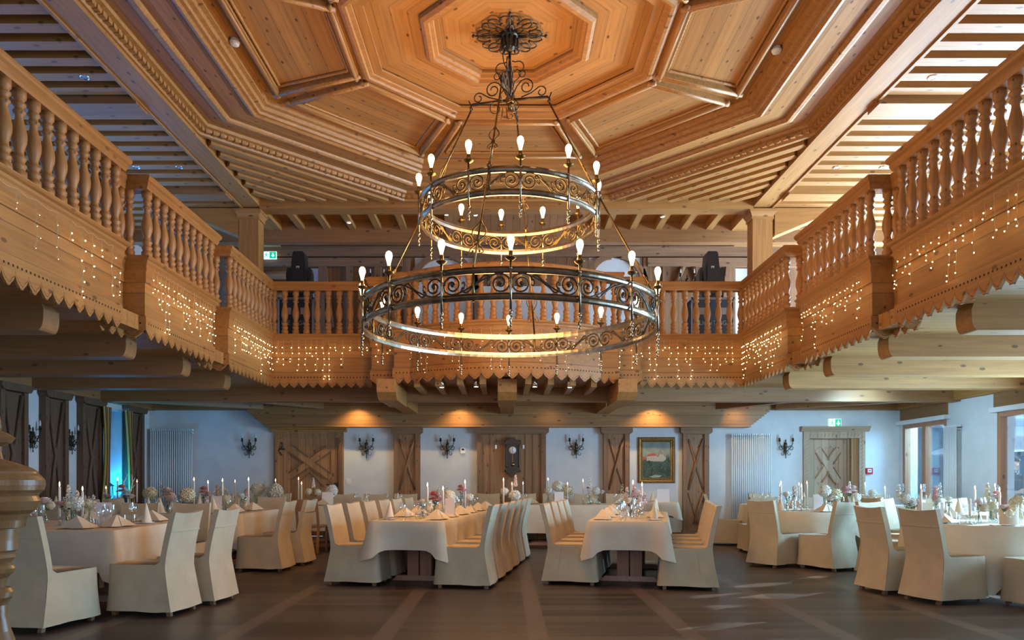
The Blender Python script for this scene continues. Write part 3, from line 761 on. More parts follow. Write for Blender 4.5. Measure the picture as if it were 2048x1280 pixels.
def scroll_ring(R_, zb, zt, cells, aoff, name):
    h = zt-zb; zc = (zb+zt)/2
    seg = 2*PI*R_/cells
    for c in range(cells):
        m = M(); a0 = aoff+2*PI*c/cells; fl = 1 if c % 2 == 0 else -1
        rr = h*.45; th = .0105 if R_ > 1.4 else .009
        def curve(pts, r_):
            Q = []
            for i in range(len(pts)-1):
                for q in range(3):
                    t = q/3; p0 = pts[max(0, i-1)]; p1 = pts[i]; p2 = pts[i+1]; p3 = pts[min(len(pts)-1, i+2)]
                    Q.append(tuple(.5*((2*p1[j])+(-p0[j]+p2[j])*t+(2*p0[j]-5*p1[j]+4*p2[j]-p3[j])*t*t+(-p0[j]+3*p1[j]-3*p2[j]+p3[j])*t**3) for j in (0, 1)))
            Q.append(pts[-1]); wrap(m, R_, Q, a0+seg/2/R_, r_)
        for s in (1, -1):
            f = fl*s; cx = s*(seg/2-rr*1.10)
            w = spiral(0, 0, rr, rr*.20, 0, 1.5, 24)
            wrap(m, R_, [(cx+s*x, zc+f*z) for x, z in w], a0+seg/2/R_, th)
            # long S tail through the middle of the bay, ending in a small volute on the far side
            curve([(cx+s*rr, zc), (cx+s*rr*.8, zc-f*rr*.62), (cx, zc-f*rr), (cx-s*rr*.95, zc-f*rr*.78), (s*seg*.08, zc-f*rr*.30), (-s*seg*.05, zc+f*rr*.35), (-s*seg*.13, zc+f*rr*.86), (-s*seg*.20, zc+f*rr*.70), (-s*seg*.20, zc+f*rr*.35), (-s*seg*.165, zc+f*rr*.42)], th*.85)
            curve([(cx-s*rr*.9, zc-f*rr*.75), (cx-s*rr*1.35, zc-f*rr*.2), (cx-s*rr*1.25, zc+f*rr*.25), (cx-s*rr*1.05, zc+f*rr*.1)], th*.8)
            a = a0+(seg/2+cx)/R_; m.ball((R_*math.sin(a), -R_*math.cos(a), zc), .022 if R_ > 1.4 else .016, 6)
        a = a0+seg/2/R_; m.ball((R_*math.sin(a), -R_*math.cos(a), zc), .016, 6)
        m.build(name, iron if R_ > 1.4 else bronze, ch)
R2, R1 = 1.72, 1.05
ringband(R2, 3.25, 'lower_tier_top_ring'); ringband(R2, 2.995, 'lower_tier_bottom_ring')
ringband(R1, 4.49, 'upper_tier_top_ring'); ringband(R1, 4.25, 'upper_tier_bottom_ring')
scroll_ring(R2, 3.02, 3.225, 16, 0.0, 'scrollwork'); scroll_ring(R1, 4.275, 4.465, 12, .10, 'scrollwork')
bulb_me = M().lathe([(.012, 0), (.016, .02), (.022, .05), (.034, .09), (.036, .115), (.030, .14), (.014, .155), (.001, .158)], n=12).data('bulb', bulb_m)
def lampstick(R_, a, zb, zc):
    x, y = R_*math.sin(a)*1.02, -R_*math.cos(a)*1.02
    s = M(); s.tube([(0, 0, zb+.16), (0, 0, zc)], .012, 8)
    s.lathe([(.012, zc-.10), (.02, zc-.09), (.012, zc-.08)], n=8)
    # twisted pendant finial under the ring
    s.tube([(.010*math.sin(k*1.3), .010*math.cos(k*1.3), zb+.16-.012*k) for k in range(11)], [.008+.006*abs(math.sin(k*.8)) for k in range(11)], 5)
    s.ball((0, 0, zb+.015), .014, 6, sz=1.6)
    o = s.build('lamp_stem', brass, ch, loc=(x, y, 0))
    M().lathe([(.008, zc-.02), (.03, zc-.012), (.052, zc+.006), (.055, zc+.012), (.02, zc+.008), (.02, zc+.06), (.019, zc+.075)], n=12).build('drip_cup', bronze, o)
    link('bulb', bulb_me, o, loc=(0, 0, zc+.07))
for k in range(16): lampstick(R2, 2*PI*k/16, 2.70, 3.345)
for k in range(12): lampstick(R1, .10+2*PI*k/12, 3.98, 4.60)
# hub, arms, rods
hub = M(); hub.ball((0, 0, 5.74), .055, 12).lathe([(.035, 5.62), (.02, 5.66), (.045, 5.70)], n=10); hub.build('hub_ball', bronze, ch)
st = M(); st.lathe([(.02, 5.78), (.026, 5.9), (.018, 6.0), (.024, 6.1), (.016, 6.2), (.014, 6.33)], n=10)
st.tube([(-.06, 0, 6.36), (-.085, -.02, 6.28), (-.07, -.03, 6.17), (-.03, -.03, 6.08), (-.02, -.02, 5.98)], .006, 5)
st.build('centre_stem', iron, ch)
cy = M(); cy.lathe([(.10, 6.53), (.10, 6.49), (.085, 6.48), (.085, 6.40), (.07, 6.36), (.04, 6.33), (.02, 6.31)][::-1], n=16)
for k in range(8):
    a = 2*PI*k/8; cy.tube([(.085*math.cos(a), .085*math.sin(a), 6.47), (.095*math.cos(a), .095*math.sin(a), 6.41), (.08*math.cos(a), .08*math.sin(a), 6.36), (.10*math.cos(a), .10*math.sin(a), 6.325)], [.018, .02, .014, .01], 5)
cy.build('ceiling_cup', iron, ch)
ro = M(); zr = 6.50
for k in range(8):
    a = 2*PI*k/8+PI/8
    for s in (1, -1):
        w = [(.40-0, 0)]
        P = []
        
        path = [(.06, 0)]+[(.14, s*.012), (.20, s*.055)]
        path += [(x, y_) for x, y_ in [(.28+.10*math.cos(t), s*(.075+.075*math.sin(t))) for t in [2.4-k2*.42 for k2 in range(11)]]]
        for (x, y_) in path: P.append((x*math.cos(a)-y_*math.sin(a), x*math.sin(a)+y_*math.cos(a), zr))
        ro.tube(P, .0085, 5)
        e = P[-1]; ro.ball((e[0], e[1], zr-.005), .018, 6)
for k in range(4):
    a = PI/2*k; ro.tube([(.08*math.cos(a), .08*math.sin(a), zr), (.42*math.cos(a), .42*math.sin(a), zr)], [.014, .007], 6); ro.ball((.43*math.cos(a), .43*math.sin(a), zr), .022, 6)
ro.build('ceiling_rosette', iron, ch)
A0 = -.21      # rods turned a little clockwise
def flatscroll(m, o, ux, pts, rr, n=5):
    """pts (u, z) in vertical plane through o along unit ux"""
    m.tube([(o[0]+ux[0]*u, o[1]+ux[1]*u, z) for u, z in pts], rr, n)
for k in range(4):
    a = A0+k*PI/2; ux = (math.sin(a), -math.cos(a))
    arm = M(); arm.tube([(ux[0]*.04, ux[1]*.04, 5.74), (ux[0]*.46, ux[1]*.46, 5.73)], .016, 6)
    arm.tube([(ux[0]*u, ux[1]*u, z) for u, z in ((.46, 5.73), (.485, 5.70), (.48, 5.66), (.455, 5.67))]+[(ux[0]*.5, ux[1]*.5, 5.78)], .008, 5)
    flatscroll(arm, (0, 0), ux, [(.03, 6.2)]+spiral(.10, 6.12, .07, .07, 2.0, -.55, 8)+[(.12, 6.0), (.06, 5.95), (.04, 5.88)], .007)
    flatscroll(arm, (0, 0), ux, [(.04, 5.80), (.09, 5.90)]+spiral(.20, 5.88, .10, .03, PI*.9, -1.45, 18), .008)
    flatscroll(arm, (0, 0), ux, [(.14, 5.76), (.26, 5.80)]+spiral(.38, 5.80, .07, .025, PI*.8, -1.1, 14), .007)
    flatscroll(arm, (0, 0), ux, [(.05, 6.06), (.09, 6.10)]+spiral(.15, 6.03, .05, .02, PI*.7, -1.0, 12), .006)
    arm.build('hub_arm', iron, ch)
    # lyre scrolls under the hub, across the arm
    ly = M(); vx = (-ux[1], ux[0]); c = (ux[0]*.3, ux[1]*.3)
    for s in (1, -1):
        flatscroll(ly, c, (vx[0]*s, vx[1]*s), [(.0, 5.72), (.05, 5.66), (.02, 5.56)]+spiral(.10, 5.50, .085, .03, PI*.75, -1.2, 16), .007)
        flatscroll(ly, c, (vx[0]*s, vx[1]*s), [(.02, 5.50), (.03, 5.42)]+spiral(.07, 5.40, .04, .02, PI, .8, 10), .006)
    if k in (0,): ly.build('lyre_scroll', bronze, ch)
    rod = M(); p0 = Vector((ux[0]*.475, ux[1]*.475, 5.66)); p1 = Vector((ux[0]*R1, ux[1]*R1, 4.52)); p2 = Vector((ux[0]*R2, ux[1]*R2, 3.28))
    rod.tube([p0, p1], .011, 6); rod.tube([p1, p2], .011, 6); rod.ball(p1+Vector((0, 0, .02)), .034, 8, sz=1.3); rod.tube([p1, (p1.x, p1.y, 4.25)], .016, 6); rod.ball(p2, .02, 6)
    rod.tube([p2, (p2.x, p2.y, 2.95)], .013, 6)
    rod.build('suspension_rod', bronze, ch)
    for (q0, q1, f, sz) in ((p0, p1, .62, .13), (p1, p2, .68, .17)):
        d = (q1-q0).normalized(); c = q0+(q1-q0)*f; o_ = M(); v = Vector((-ux[1], ux[0], 0))
        for s in (1, -1):
            P = [c-d*sz*1.1]+[c+d*(sz*(-.8+.16*j))+v*s*sz*.42*math.sin(PI*min(1, j/9))**.8 for j in range(1, 10)]+[c+d*sz*.9+v*s*sz*.15, c+d*sz*.6+v*s*sz*.1]
            o_.tube(P, .007, 5)
            P = [c+d*sz*.8+v*s*sz*.0, c+d*sz*1.2+v*s*sz*.35, c+d*sz*1.5+v*s*sz*.45, c+d*sz*1.6+v*s*sz*.25, c+d*sz*1.4+v*s*sz*.2]
            o_.tube(P, .007, 5); o_.ball(P[-1], .014, 5)
        o_.build('rod_scroll', bronze, ch)
# cable for wiring: light of the chandelier itself (bulbs are the emitters); soft point lights inside each tier
lamp('POINT', 'chandelier_glow', (CX, CY, 3.45), 220, (1, .54, .20), shadow_soft_size=.9)
lamp('POINT', 'chandelier_glow', (CX, CY, 4.3), 150, (1, .53, .19), shadow_soft_size=.7)
# ================================================================ LOWER WALLS: pilasters, doors, sconces ...
def wp(px, py, Y=YB): return ((px-1011)/1500*Y, 1.25+(957-py)/1500*Y)
def pilaster(parent_loc, rz, w, h, label, group=None, cross=True, boards=None, crossh=(1.0, 2.1)):
    """local: x across, y 0 is wall, -y into room"""
    t = thing('timber_pilaster', label, 'pilaster', parent_loc, rz, group)
    m1 = boards or agb_z
    M().box(-w/2+.02, w/2-.02, -.05, -.002, .14, h-.14).build('board', wood_pil, t)
    for s in (-1, 1): M().box(s*w/2-.05, s*w/2+.05, -.10, -.002, .14, h-.14).build('side_post', ag_z, t)
    M().prism([(-w/2-.11, h-.0), (-w/2-.11, h-.10), (-w/2-.06, h-.14), (w/2+.06, h-.14), (w/2+.11, h-.10), (w/2+.11, h)], -.15, -.002, ax=1).build('cap', ag_x, t)
    M().box(-w/2-.07, w/2+.07, -.13, -.002, 0, .14).build('foot', ag_x, t)
    if cross:
        z0, z1 = crossh
        for s in (-1, 1):
            b = M(); q = w/2-.07
            pts = [(s*q, z1), (s*q*.3, z1-(z1-z0)*.33), (-s*q*.25, z1-(z1-z0)*.62), (-s*q, z0)]
            b.tube([(x, -.06-.012*s, z) for x, z in pts], [.026, .03, .028, .024], 6)
            b.tube([(x, -.06-.012*s, z-1.15) for x, z in pts if z-1.15 > .1], .026, 6)
            b.build('crossed_batten', ag_z, t)
    return t
wood_pil = wood('pilaster_board', 2, (.34, .165, .07), AGD, kscale=1.3)
for k, (px, lab) in enumerate(((815, 'dark framed timber pilaster with crossed battens, between the left door and the clock'), (1232, 'dark framed timber pilaster with crossed battens, left of the painting'), (1390, 'dark framed timber pilaster with crossed battens, right of the painting'))):
    pilaster((wp(px, 0)[0], YB-.001, 0), 0, .46, 2.345, lab, 'crossed-batten pilasters on the back wall')
pilaster((wp(1023, 0)[0], YB-.001, 0), 0, 1.38, 2.345, 'wide pine board panel in a dark frame, behind the wall clock', cross=False)
pb = bpy.data.objects['timber_pilaster.003'].children
sp_ = M()
for x in (-.46, -.12, .30, .46): sp_.box(x-.012, x+.012, -.062, -.05, .14, 2.2)
sp_.build('cover_strip', ag_z, bpy.data.objects['timber_pilaster.003'])
for k, (y0, y1, lab) in enumerate(((11.27, 11.92, 'nearest'), (12.37, 13.02, 'second'), (13.46, 14.14, 'third'), (15.1, 15.75, 'farthest'))):
    t = thing('timber_pilaster', 'rough dark timber pilaster on the left wall, %s from the camera' % lab, 'pilaster', (XL+.001, (y0+y1)/2, 0), PI/2, 'rough dark pilasters on the left wall')
    w = y1-y0
    M().box(-w/2+.02, w/2-.02, -.07, -.003, 0, 2.59).build('board', agd_z, t)
    for s in (-1, 1): M().box(s*(w/2-.05)-.05, s*(w/2-.05)+.05, -.12, -.002, 0, 2.599).build('side_post', agd_z, t)
    c_ = M()
    for s in (-1, 1): c_.tube([(s*(w/2-.12), -.09, 2.55), (s*.05, -.09, 1.8), (-s*.04, -.09, 1.5), (-s*(w/2-.14), -.09, .6)], .035, 6)
    c_.build('crossed_batten', agd_z, t)
    M().prism([(-w/2-.05, 2.718), (-w/2-.05, 2.66), (-w/2, 2.60), (w/2, 2.60), (w/2+.05, 2.66), (w/2+.05, 2.718)], -.17, -.002, ax=1).build('cap', agd_z, t)
# ---- doors
def door(name, x0, x1, top, ymain, yslab, mt, frame_mt, cz, label):
    d = struct(link(name, None)); d.location = (0, 0, 0)
    f = M(); w = .15
    f.box(x0-.06, x0+.05, ymain-.05, ymain+.0, 0, top+.1).box(x1-.05, x1+.06, ymain-.05, ymain, 0, top+.1).box(x0-.061, x1+.061, ymain-.053, ymain-.001, top-.02, top+.12)
    f.box(x0-.04, x0-.0, ymain-.07, ymain-.049, 0, top+.0).box(x1+.0, x1+.04, ymain-.07, ymain-.049, 0, top+.0)
    # slanted notches carved down the frame
    for s in (x0, x1):
        for k in range(26):
            z = .1+k*.082
            if z < top: f.bar((s-.03+.0, ymain-.078, z), (s+.04, ymain-.078, z+.06), .012, .012, up=(0, 1, 0))
    for k in range(int((x1-x0)/.08)): f.bar((x0+k*.08, ymain-.06, top+.01), (x0+k*.08+.05, ymain-.06, top+.06), .012, .012, up=(0, 1, 0))
    f.build('door_frame', frame_mt, d)
    c = M(); z = top+.10
    c.prism([(ymain, z), (ymain-.08, z), (ymain-.09, z+.04), (ymain-.12, z+.06), (ymain-.15, z+.10), (ymain-.17, z+.14), (ymain, z+.14)], x0-.13, x1+.13, ax=0)
    c.build('cornice', wx if mt is door_m else door_lx, d)
    s = M(); a, b = x0+.002, x1-.002
    s.box(a, b, yslab, yslab+.05, .01, top-.002)
    p = M(); y = yslab-.025
    ia, ib = a+.24, b-.22
    for q in ((a+.03, ia), (ib, b-.03)): p.box(q[0], q[1], y, yslab, .02, top-.02)
    p.box(ia, ib, y, yslab, top-.19, top-.02).box(ia, ib, y, yslab, .02, .2).box(ia, ib, y, yslab, .70, .8)
    xm = (ia+ib)/2; zt = top-.22; zb = cz-(zt-cz)
    for sg in (-1, 1):
        p.bar((xm-sg*(ib-ia)/2, y+.010-.004*sg, zt), (xm+sg*(ib-ia)/2, y+.010-.004*sg, zb), .13, .03, up=(0, 1, 0))
    p.build('x_brace', mt, d)
    e = M()
    for sg in (-1, 1):
        for o_ in (-.085, .085):
            L = Vector((sg*(ib-ia), 0, zb-zt)).normalized(); nn = Vector((L.z, 0, -L.x))
            A = Vector((xm-sg*(ib-ia)/2, y-.01, zt))+nn*o_; B = Vector((xm+sg*(ib-ia)/2, y-.01, zb))+nn*o_
            Mx = (A+B)/2
            g = .13
            e.bar(A+(B-A)*.06, Mx-(B-A).normalized()*.09, .016, .026, up=(0, 1, 0)); e.bar(Mx+(B-A).normalized()*.09, B-(B-A)*.06, .016, .026, up=(0, 1, 0))
        e.bar((xm, y-.0, cz-.20), (xm+sg*(ib-ia)*.36, y-.0, cz-.20-.36*(ib-ia)*1.0), .016, .026, up=(0, 1, 0))
    e.build('moulding', ag_x if mt is door_m else door_m, d)
    s.build('door_panel', mt, d)
    return d
door_lx = wood('pale_door_pine_x', 0, (.46, .30, .20), (.28, .15, .08))
d1 = door('door_1', DL[0], DL[1], DL[2], YB, YB+.02, door_m, door_m, 1.60, '')
h = M(); x = DL[0]+.09
h.tube([(x+.04*math.sin(k*.9), YB-.045, 2.03-.035*k) for k in range(9)], [.012+.006*(k % 2) for k in range(9)], 5); h.box(x-.05, x+.08, YB-.05, YB-.01, 1.87, 1.9)
h.build('hinge', iron, d1)
h = M(); x = DL[1]-.14; h.box(x, x+.07, YB-.05, YB-.004, .95, 1.16).tube([(x+.03, YB-.09, 1.12), (x-.16, YB-.09, 1.12)], .012, 6); h.build('door_handle', blackm, d1)
d2 = door('door_2', DR[0], DR[1]-.14, DR[2], YB+.14, YB+.16, door_l, door_l, 1.53, '')
# outer architrave for the recessed pale door
f = M(); x0, x1, tp = DR[0], DR[1], DR[2]
f.box(x0-.13, x0, YB-.05, YB-.002, 0, tp+.14).box(x1, x1+.13, YB-.05, YB-.002, 0, tp+.14).box(x0, x1, YB-.05, YB-.002, tp, tp+.14)
for s in (x0-.09, x1+.03):
    for k in range(26): f.bar((s, YB-.055, .1+k*.08), (s+.07, YB-.055, .1+k*.08+.06), .012, .012, up=(0, 1, 0))
for k in range(14): f.bar((x0+k*.08, YB-.055, tp+.04), (x0+k*.08+.05, YB-.055, tp+.1), .012, .012, up=(0, 1, 0))
f.build('architrave', door_l, d2)
M().box(x1-.15, x1-.002, YB-.0, YB+.29, 0, tp-.001).build('jamb', door_m, d2)
M().prism([(YB-.002, tp+.14), (YB-.08, tp+.14), (YB-.12, tp+.18), (YB-.16, tp+.23), (YB-.16, tp+.25), (YB-.002, tp+.25)], x0-.2, x1+.2, ax=0).build('door_cornice', door_lx, d2)
# ---- sconces
def sconce(loc, rz, label, group, lit=False):
    t = thing('wall_sconce', label, 'wall light', loc, rz, group)
    b = M(); b.lathe([(.004, -.25), (.012, -.22), (.006, -.20), (.028, -.12), (.016, -.07), (.038, .0), (.03, .05), (.012, .10), (.016, .13), (.004, .17)], (0, -.045, 0), n=8)
    for k in range(6): b.ball((R.uniform(-.03, .03), -.07, -.1+.035*k), .018, 5)
    b.bar((0, -.002, -.1), (0, -.002, .1), .05, .01, up=(0, 1, 0)); b.tube([(0, -.01, 0), (0, -.06, 0)], .012, 6)
    b.build('backplate', iron, t)
    for s in (-1, 1):
        a = M()
        a.tube([(s*x, -.07, z) for x, z in [(.01, -.10), (.05, -.06), (.10, .0), (.135, .06), (.145, .12)]], .009, 6)
        P = [(s*(.105+r*math.cos(q)), -.06, -.03+r*math.sin(q)) for r, q in [(.062-.045*k/16, PI*.95-k*.52) for k in range(17)]]
        a.tube(P, .0075, 5)
        P = [(s*(.075+r*math.cos(q)), -.05, -.145+r*math.sin(q)) for r, q in [(.045-.03*k/12, PI*.6-k*-.5) for k in range(12)]]
        a.tube([(s*.02, -.05, -.08)]+P, .0065, 5)
        a.lathe([(.012, .115), (.03, .125), (.034, .135), (.022, .14), (.022, .18), (.02, .19)], (s*.145, -.07, 0), n=8)
        o = a.build('arm', iron, t)
        M().lathe([(.012, .19), (.015, .20), (.015, .235), (.010, .27), (.002, .285)], (s*.145, -.07, 0), n=8).build('candle_bulb', bulb_off, o)
    return t
bulb_off = mat('unlit_bulb', (.62, .62, .64), .15)
for px, lab in ((500, 'left of the panelled brown door'), (734, 'right of the panelled brown door'), (895, 'between the first pilaster and the wall clock'), (1152, 'between the wall clock and the painting'), (1570, 'left of the pale recessed door')):
    sconce((wp(px, 0)[0], YB-.001, 1.93), 0, 'two-armed wrought iron sconce on the back wall, '+lab, 'wrought iron sconces downstairs')
sconce((XL+.001, 12.15, 1.92), PI/2, 'two-armed iron sconce on the left wall, between the two nearest dark pilasters', 'wrought iron sconces downstairs')
sconce((XL+.001, 13.25, 1.92), PI/2, 'two-armed iron sconce on the left wall, between the second and third dark pilasters', 'wrought iron sconces downstairs')
for px, s in ((1371, 'right'), (757, 'left')):
    sconce((wp(px, 0)[0], YB-.10, 5.45), 0, 'two-armed sconce with white candles on the upper gallery wall, %s of the chandelier' % s, 'sconces on the gallery wall')
# ---- radiators
def radiator(loc, rz, w, h, n, label):
    t = thing('radiator', label, 'radiator', loc, rz)
    c = M()
    for k in range(n):
        x = -w/2+w*(k+.5)/n
        for y in (-.13,): c.tube([(x, y, .0), (x, y, h-.03)], w/n*.30, 6)
        c.box(x-w/n*.3, x+w/n*.3, -.15, -.04, h-.045, h-.01)
    c.build('tubes', white_p, t)
    M().box(-w/2+.03, w/2-.03, -.12, -.002, h-.10, h-.075).build('header', white_p, t); M().box(-w/2+.03, w/2-.03, -.12, -.002, .05, .075).build('header', white_p, t)
    return t
radiator((-7.16, YB-.001, .16), 0, .92, 2.16, 20, 'tall white tube radiator in the back left corner')
radiator((5.27, YB-.001, .16), 0, .88, 2.06, 20, 'tall white tube radiator right of the last pilaster')
radiator((XR-.001, 14.12, .16), -PI/2, .42, 2.1, 8, 'narrow white tube radiator on the right wall between the terrace doors')
# ---- clock
ck = thing('wall_clock', 'dark carved pendulum clock with white dial on the wide board panel', 'clock', (wp(1025, 0)[0], YB-.062, 1.28))
darkw = noisy('black_stained_wood', (.018, .010, .008), (.035, .018, .012), 20, .4)
m = M().box(-.13, .13, -.10, -.001, .18, .70)
m.prism([(-.18, .70), (-.18, .74), (-.13, .79), (-.08, .80), (-.04, .85), (.04, .85), (.08, .80), (.13, .79), (.18, .74), (.18, .70)], -.13, -.001, ax=1)
m.prism([(-.16, .18), (-.13, .10), (-.07, .08), (-.03, .0), (.03, .0), (.07, .08), (.13, .10), (.16, .18)], -.11, -.001, ax=1)
for s in (-1, 1):
    m.lathe([(.012, .20), (.022, .24), (.012, .28), (.016, .45), (.012, .60), (.022, .64), (.014, .69)], (s*.135, -.115, 0), n=8); m.ball((s*.15, -.08, .77), .028, 8); m.ball((s*.15, -.06, .13), .025, 8)
m.build('case', darkw, ck)
M().lathe([(.003, 0), (.078, .0), (.078, .012), (.003, .014)], n=24).build('dial', china, ck).matrix_local = Matrix.Translation((0, -.101, .575)) @ Matrix.Rotation(PI/2, 4, 'X')
hm = M().bar((0, -.118, .575), (0, -.118, .635), .007, .003, up=(0, 1, 0)).bar((0, -.118, .575), (.012, -.118, .53), .009, .003, up=(0, 1, 0))
for k in range(12):
    a = PI*k/6; hm.bar((.056*math.sin(a), -.117, .575+.056*math.cos(a)), (.07*math.sin(a), -.117, .575+.07*math.cos(a)), .006, .002, up=(0, 1, 0))
hm.build('hands', blackm, ck)
pd = M().bar((0, -.105, .48), (0, -.105, .30), .008, .004, up=(0, 1, 0)); o = pd.build('pendulum', bronze, ck)
M().lathe([(.003, 0), (.045, 0), (.04, .012), (.003, .014)], n=16).build('bob', bronze, o).matrix_local = Matrix.Translation((0, -.102, .27)) @ Matrix.Rotation(PI/2, 4, 'X')
for px, s in ((992, 'left'), (1047, 'right')):
    x, z = wp(px, 894); o = M().box(x-.02, x+.02, YB-.075, YB-.062, z-.04, z+.04).build('switch_plate', china); tag(o, 'small white plate on the board panel %s of the clock' % s, 'switch')
# ---- painting
pt = thing('framed_painting', 'gilt-framed landscape painting of a white castle with red roof above trees', 'painting', (wp(1312.5, 0)[0], YB-.001, 1.15))
W_, Hh = .80, .99
m = M(); prof = [(0, .0), (0, .03), (.03, .06), (.05, .055), (.07, .03), (.09, .04), (.105, .02), (.105, 0)]
i = m.av([(sx*(W_/2-d), -y-.001, (Hh if sz > 0 else 0)-sz*d) for sx, sz in ((-1, -1), (1, -1), (1, 1), (-1, 1)) for d, y in prof]); c = len(prof)
for k in range(4):
    for j in range(c): m.af(i+k*c+j, i+((k+1) % 4)*c+j, i+((k+1) % 4)*c+(j+1) % c, i+k*c+(j+1) % c)
m.build('frame', gold, pt)
sky = noisy('painted_sky', (.15, .18, .17), (.24, .26, .22), 5, .6); fol = noisy('painted_trees', (.02, .04, .03), (.07, .10, .06), 30, .6); fol2 = noisy('painted_dark_trees', (.012, .025, .02), (.035, .055, .035), 26, .6)
p_w = mat('painted_white', (.36, .34, .3)); p_r = mat('painted_red', (.36, .08, .045)); p_g = mat('painted_gable', (.20, .18, .16)); p_p = mat('painted_path', (.30, .34, .24))
cv = M(); u0, u1, v0, v1 = -W_/2+.1, W_/2-.1, .1, Hh-.1
cv.box(u0, u1, -.02, -.001, v0, v1)
def poly(mi, pts, lay):
    cv.cur = mi; k = cv.av([(u0+(u1-u0)*a, -.02-.0008*lay, v0+(v1-v0)*b) for a, b in pts]); cv.af(*range(k, k+len(pts)))
r = random.Random(3)
poly(5, [(0, .32), (.08, .58), (.2, .5), (.4, .46), (1, .46), (1, 0), (0, 0)], 1)
poly(2, [(.15, .48), (.5, .48), (.5, .62), (.16, .60)], 2); poly(3, [(.14, .60), (.2, .66), (.42, .70), (.52, .62)], 3)
poly(2, [(.5, .48), (.82, .48), (.82, .62), (.74, .74), (.62, .82), (.5, .62)], 3); poly(4, [(.5, .60), (.63, .83), (.84, .60), (.80, .58), (.74, .66), (.62, .66), (.56, .58)], 4)
poly(3, [(.0, .45), (.0, .58), (.08, .6), (.17, .46)], 2)
for k in range(3): poly(4, [(.2+.09*k, .52), (.225+.09*k, .52), (.225+.09*k, .56), (.2+.09*k, .56)], 5)
for k in range(34):
    x, y = r.uniform(.02, .98), r.uniform(.08, .46); s = r.uniform(.04, .1)
    poly(5 if r.random() < .5 else 6, [(min(1, max(0, x+s*math.cos(q)*r.uniform(.8, 1.1))), max(0, y+s*.7*math.sin(q))) for q in [2*PI*j/9 for j in range(9)]], 6+k*.1)
for x in (.88, .94): poly(6, [(x-.05, .45), (x, .68), (x+.05, .45)], 5)
poly(7, [(.25, .05), (.45, .1), (.7, .08), (.6, .03), (.35, .02)], 11)
cv.build('canvas', [sky, sky, p_w, p_r, p_g, fol, fol2, p_p], pt)
# ---- signs and small fittings
sign_g = mat('sign_green', (.0, .35, .16), .4, emit=(.0, .55, .28), es=.9); sign_w = mat('sign_white', (.8, .9, .85), .4, emit=(.75, 1, .9), es=1.0)
def exit_sign(cx, y, cz, w, h, label):
    t = thing('exit_sign', label, 'exit sign', (cx, y, cz))
    M().box(-w/2, w/2, 0, .04, -h/2, h/2).build('housing', sign_w, t)
    m = M(); b = .008
    m.box(-.0+.0, w/2-b, -.003, -.0005, -h/2+b, h/2-b)
    m.build('green_field', sign_g, t)
    a = M(); cx_ = w/4; a.bar((cx_, -.005, h*.3), (cx_, -.005, -h*.1), h*.16, .002, up=(0, 1, 0)); k = a.av([(cx_-h*.26, -.0055, 0), (cx_+h*.26, -.0055, 0), (cx_, -.0055, -h*.32)]); a.af(k, k+1, k+2)
    a.build('down_arrow', sign_w, t)
    p = M(); q = -w/4; s = h; y_ = -.003
    def bb(x0, z0, x1, z1, wd): p.bar((q+x0*s, y_, z0*s), (q+x1*s, y_, z1*s), wd*s, .002, up=(0, 1, 0))
    bb(-.02, .18, .02, -.06, .13); bb(.02, -.06, .17, -.16, .07); bb(.17, -.16, .14, -.33, .06); bb(0, -.06, -.12, -.2, .07); bb(-.12, -.2, -.26, -.2, .06)
    bb(-.02, .17, -.16, .08, .05); bb(-.16, .08, -.16, -.03, .045); bb(0, .15, .16, .1, .05); bb(.16, .1, .22, .18, .045)
    k = p.av([(q+s*(.03+.07*math.cos(2*PI*j/10)), y_-.001, s*(.28+.07*math.sin(2*PI*j/10))) for j in range(10)]); p.af(*range(k, k+10))
    p.bar((q-.42*s, y_, -.36*s), (q-.42*s, y_, .38*s), .05*s, .002, up=(0, 1, 0))
    p.build('running_figure', sign_g, t)
    return t
exit_sign(7.08, YB-.09, 2.44, .27, .18, 'lit green and white exit sign on the wall above the pale recessed door')
exit_sign(wp(539.5, 0, 16.02)[0], 16.01, wp(0, 510.5, 16.02)[1], .288, .157, 'green and white exit sign on the upper gallery wall beside the left column')
x, z = wp(1737, 942)
o = thing('fire_alarm', 'small red fire alarm box right of the pale door', 'fire alarm', (x, YB-.001, z)); redm = mat('alarm_red', (.5, .01, .02), .4)
M().box(-.07, .07, -.05, -.001, -.065, .065).build('case', redm, o); M().box(-.04, .04, -.056, -.05, -.03, .04).build('label_plate', china, o)
m = M().bar((-.03, -.058, .005), (.03, -.058, .005), .012, .002, up=(0, 1, 0)); m.bar((0, -.058, .02), (0, -.058, -.01), .012, .002, up=(0, 1, 0)); m.build('mark', blackm, o)
x, z = wp(926, 901); o = thing('thermostat', 'small white wall thermostat left of the clock panel', 'thermostat', (x, YB-.001, z)); M().box(-.05, .05, -.03, -.001, -.06, .06).build('case', china, o); M().box(-.03, .03, -.032, -.03, -.0, .04).build('display', black_p, o)
x, z = wp(697, 962); o = thing('light_switch', 'double white light switch beside the panelled brown door', 'switch', (x, YB-.001, z)); M().box(-.045, .045, -.015, -.001, -.06, .06).build('plate', china, o); M().box(-.035, .035, -.02, -.015, -.05, -.005).build('rocker', white_p, o)
o = thing('floor_speaker', 'small black box on the floor against the back wall by the right radiator', 'speaker', (4.45, YB-.2, 0)); M().box(-.09, .09, -.08, .08, 0, .16).build('case', black_p, o); M().box(-.075, .075, -.085, -.08, .015, .145).build('grille', blackm, o)
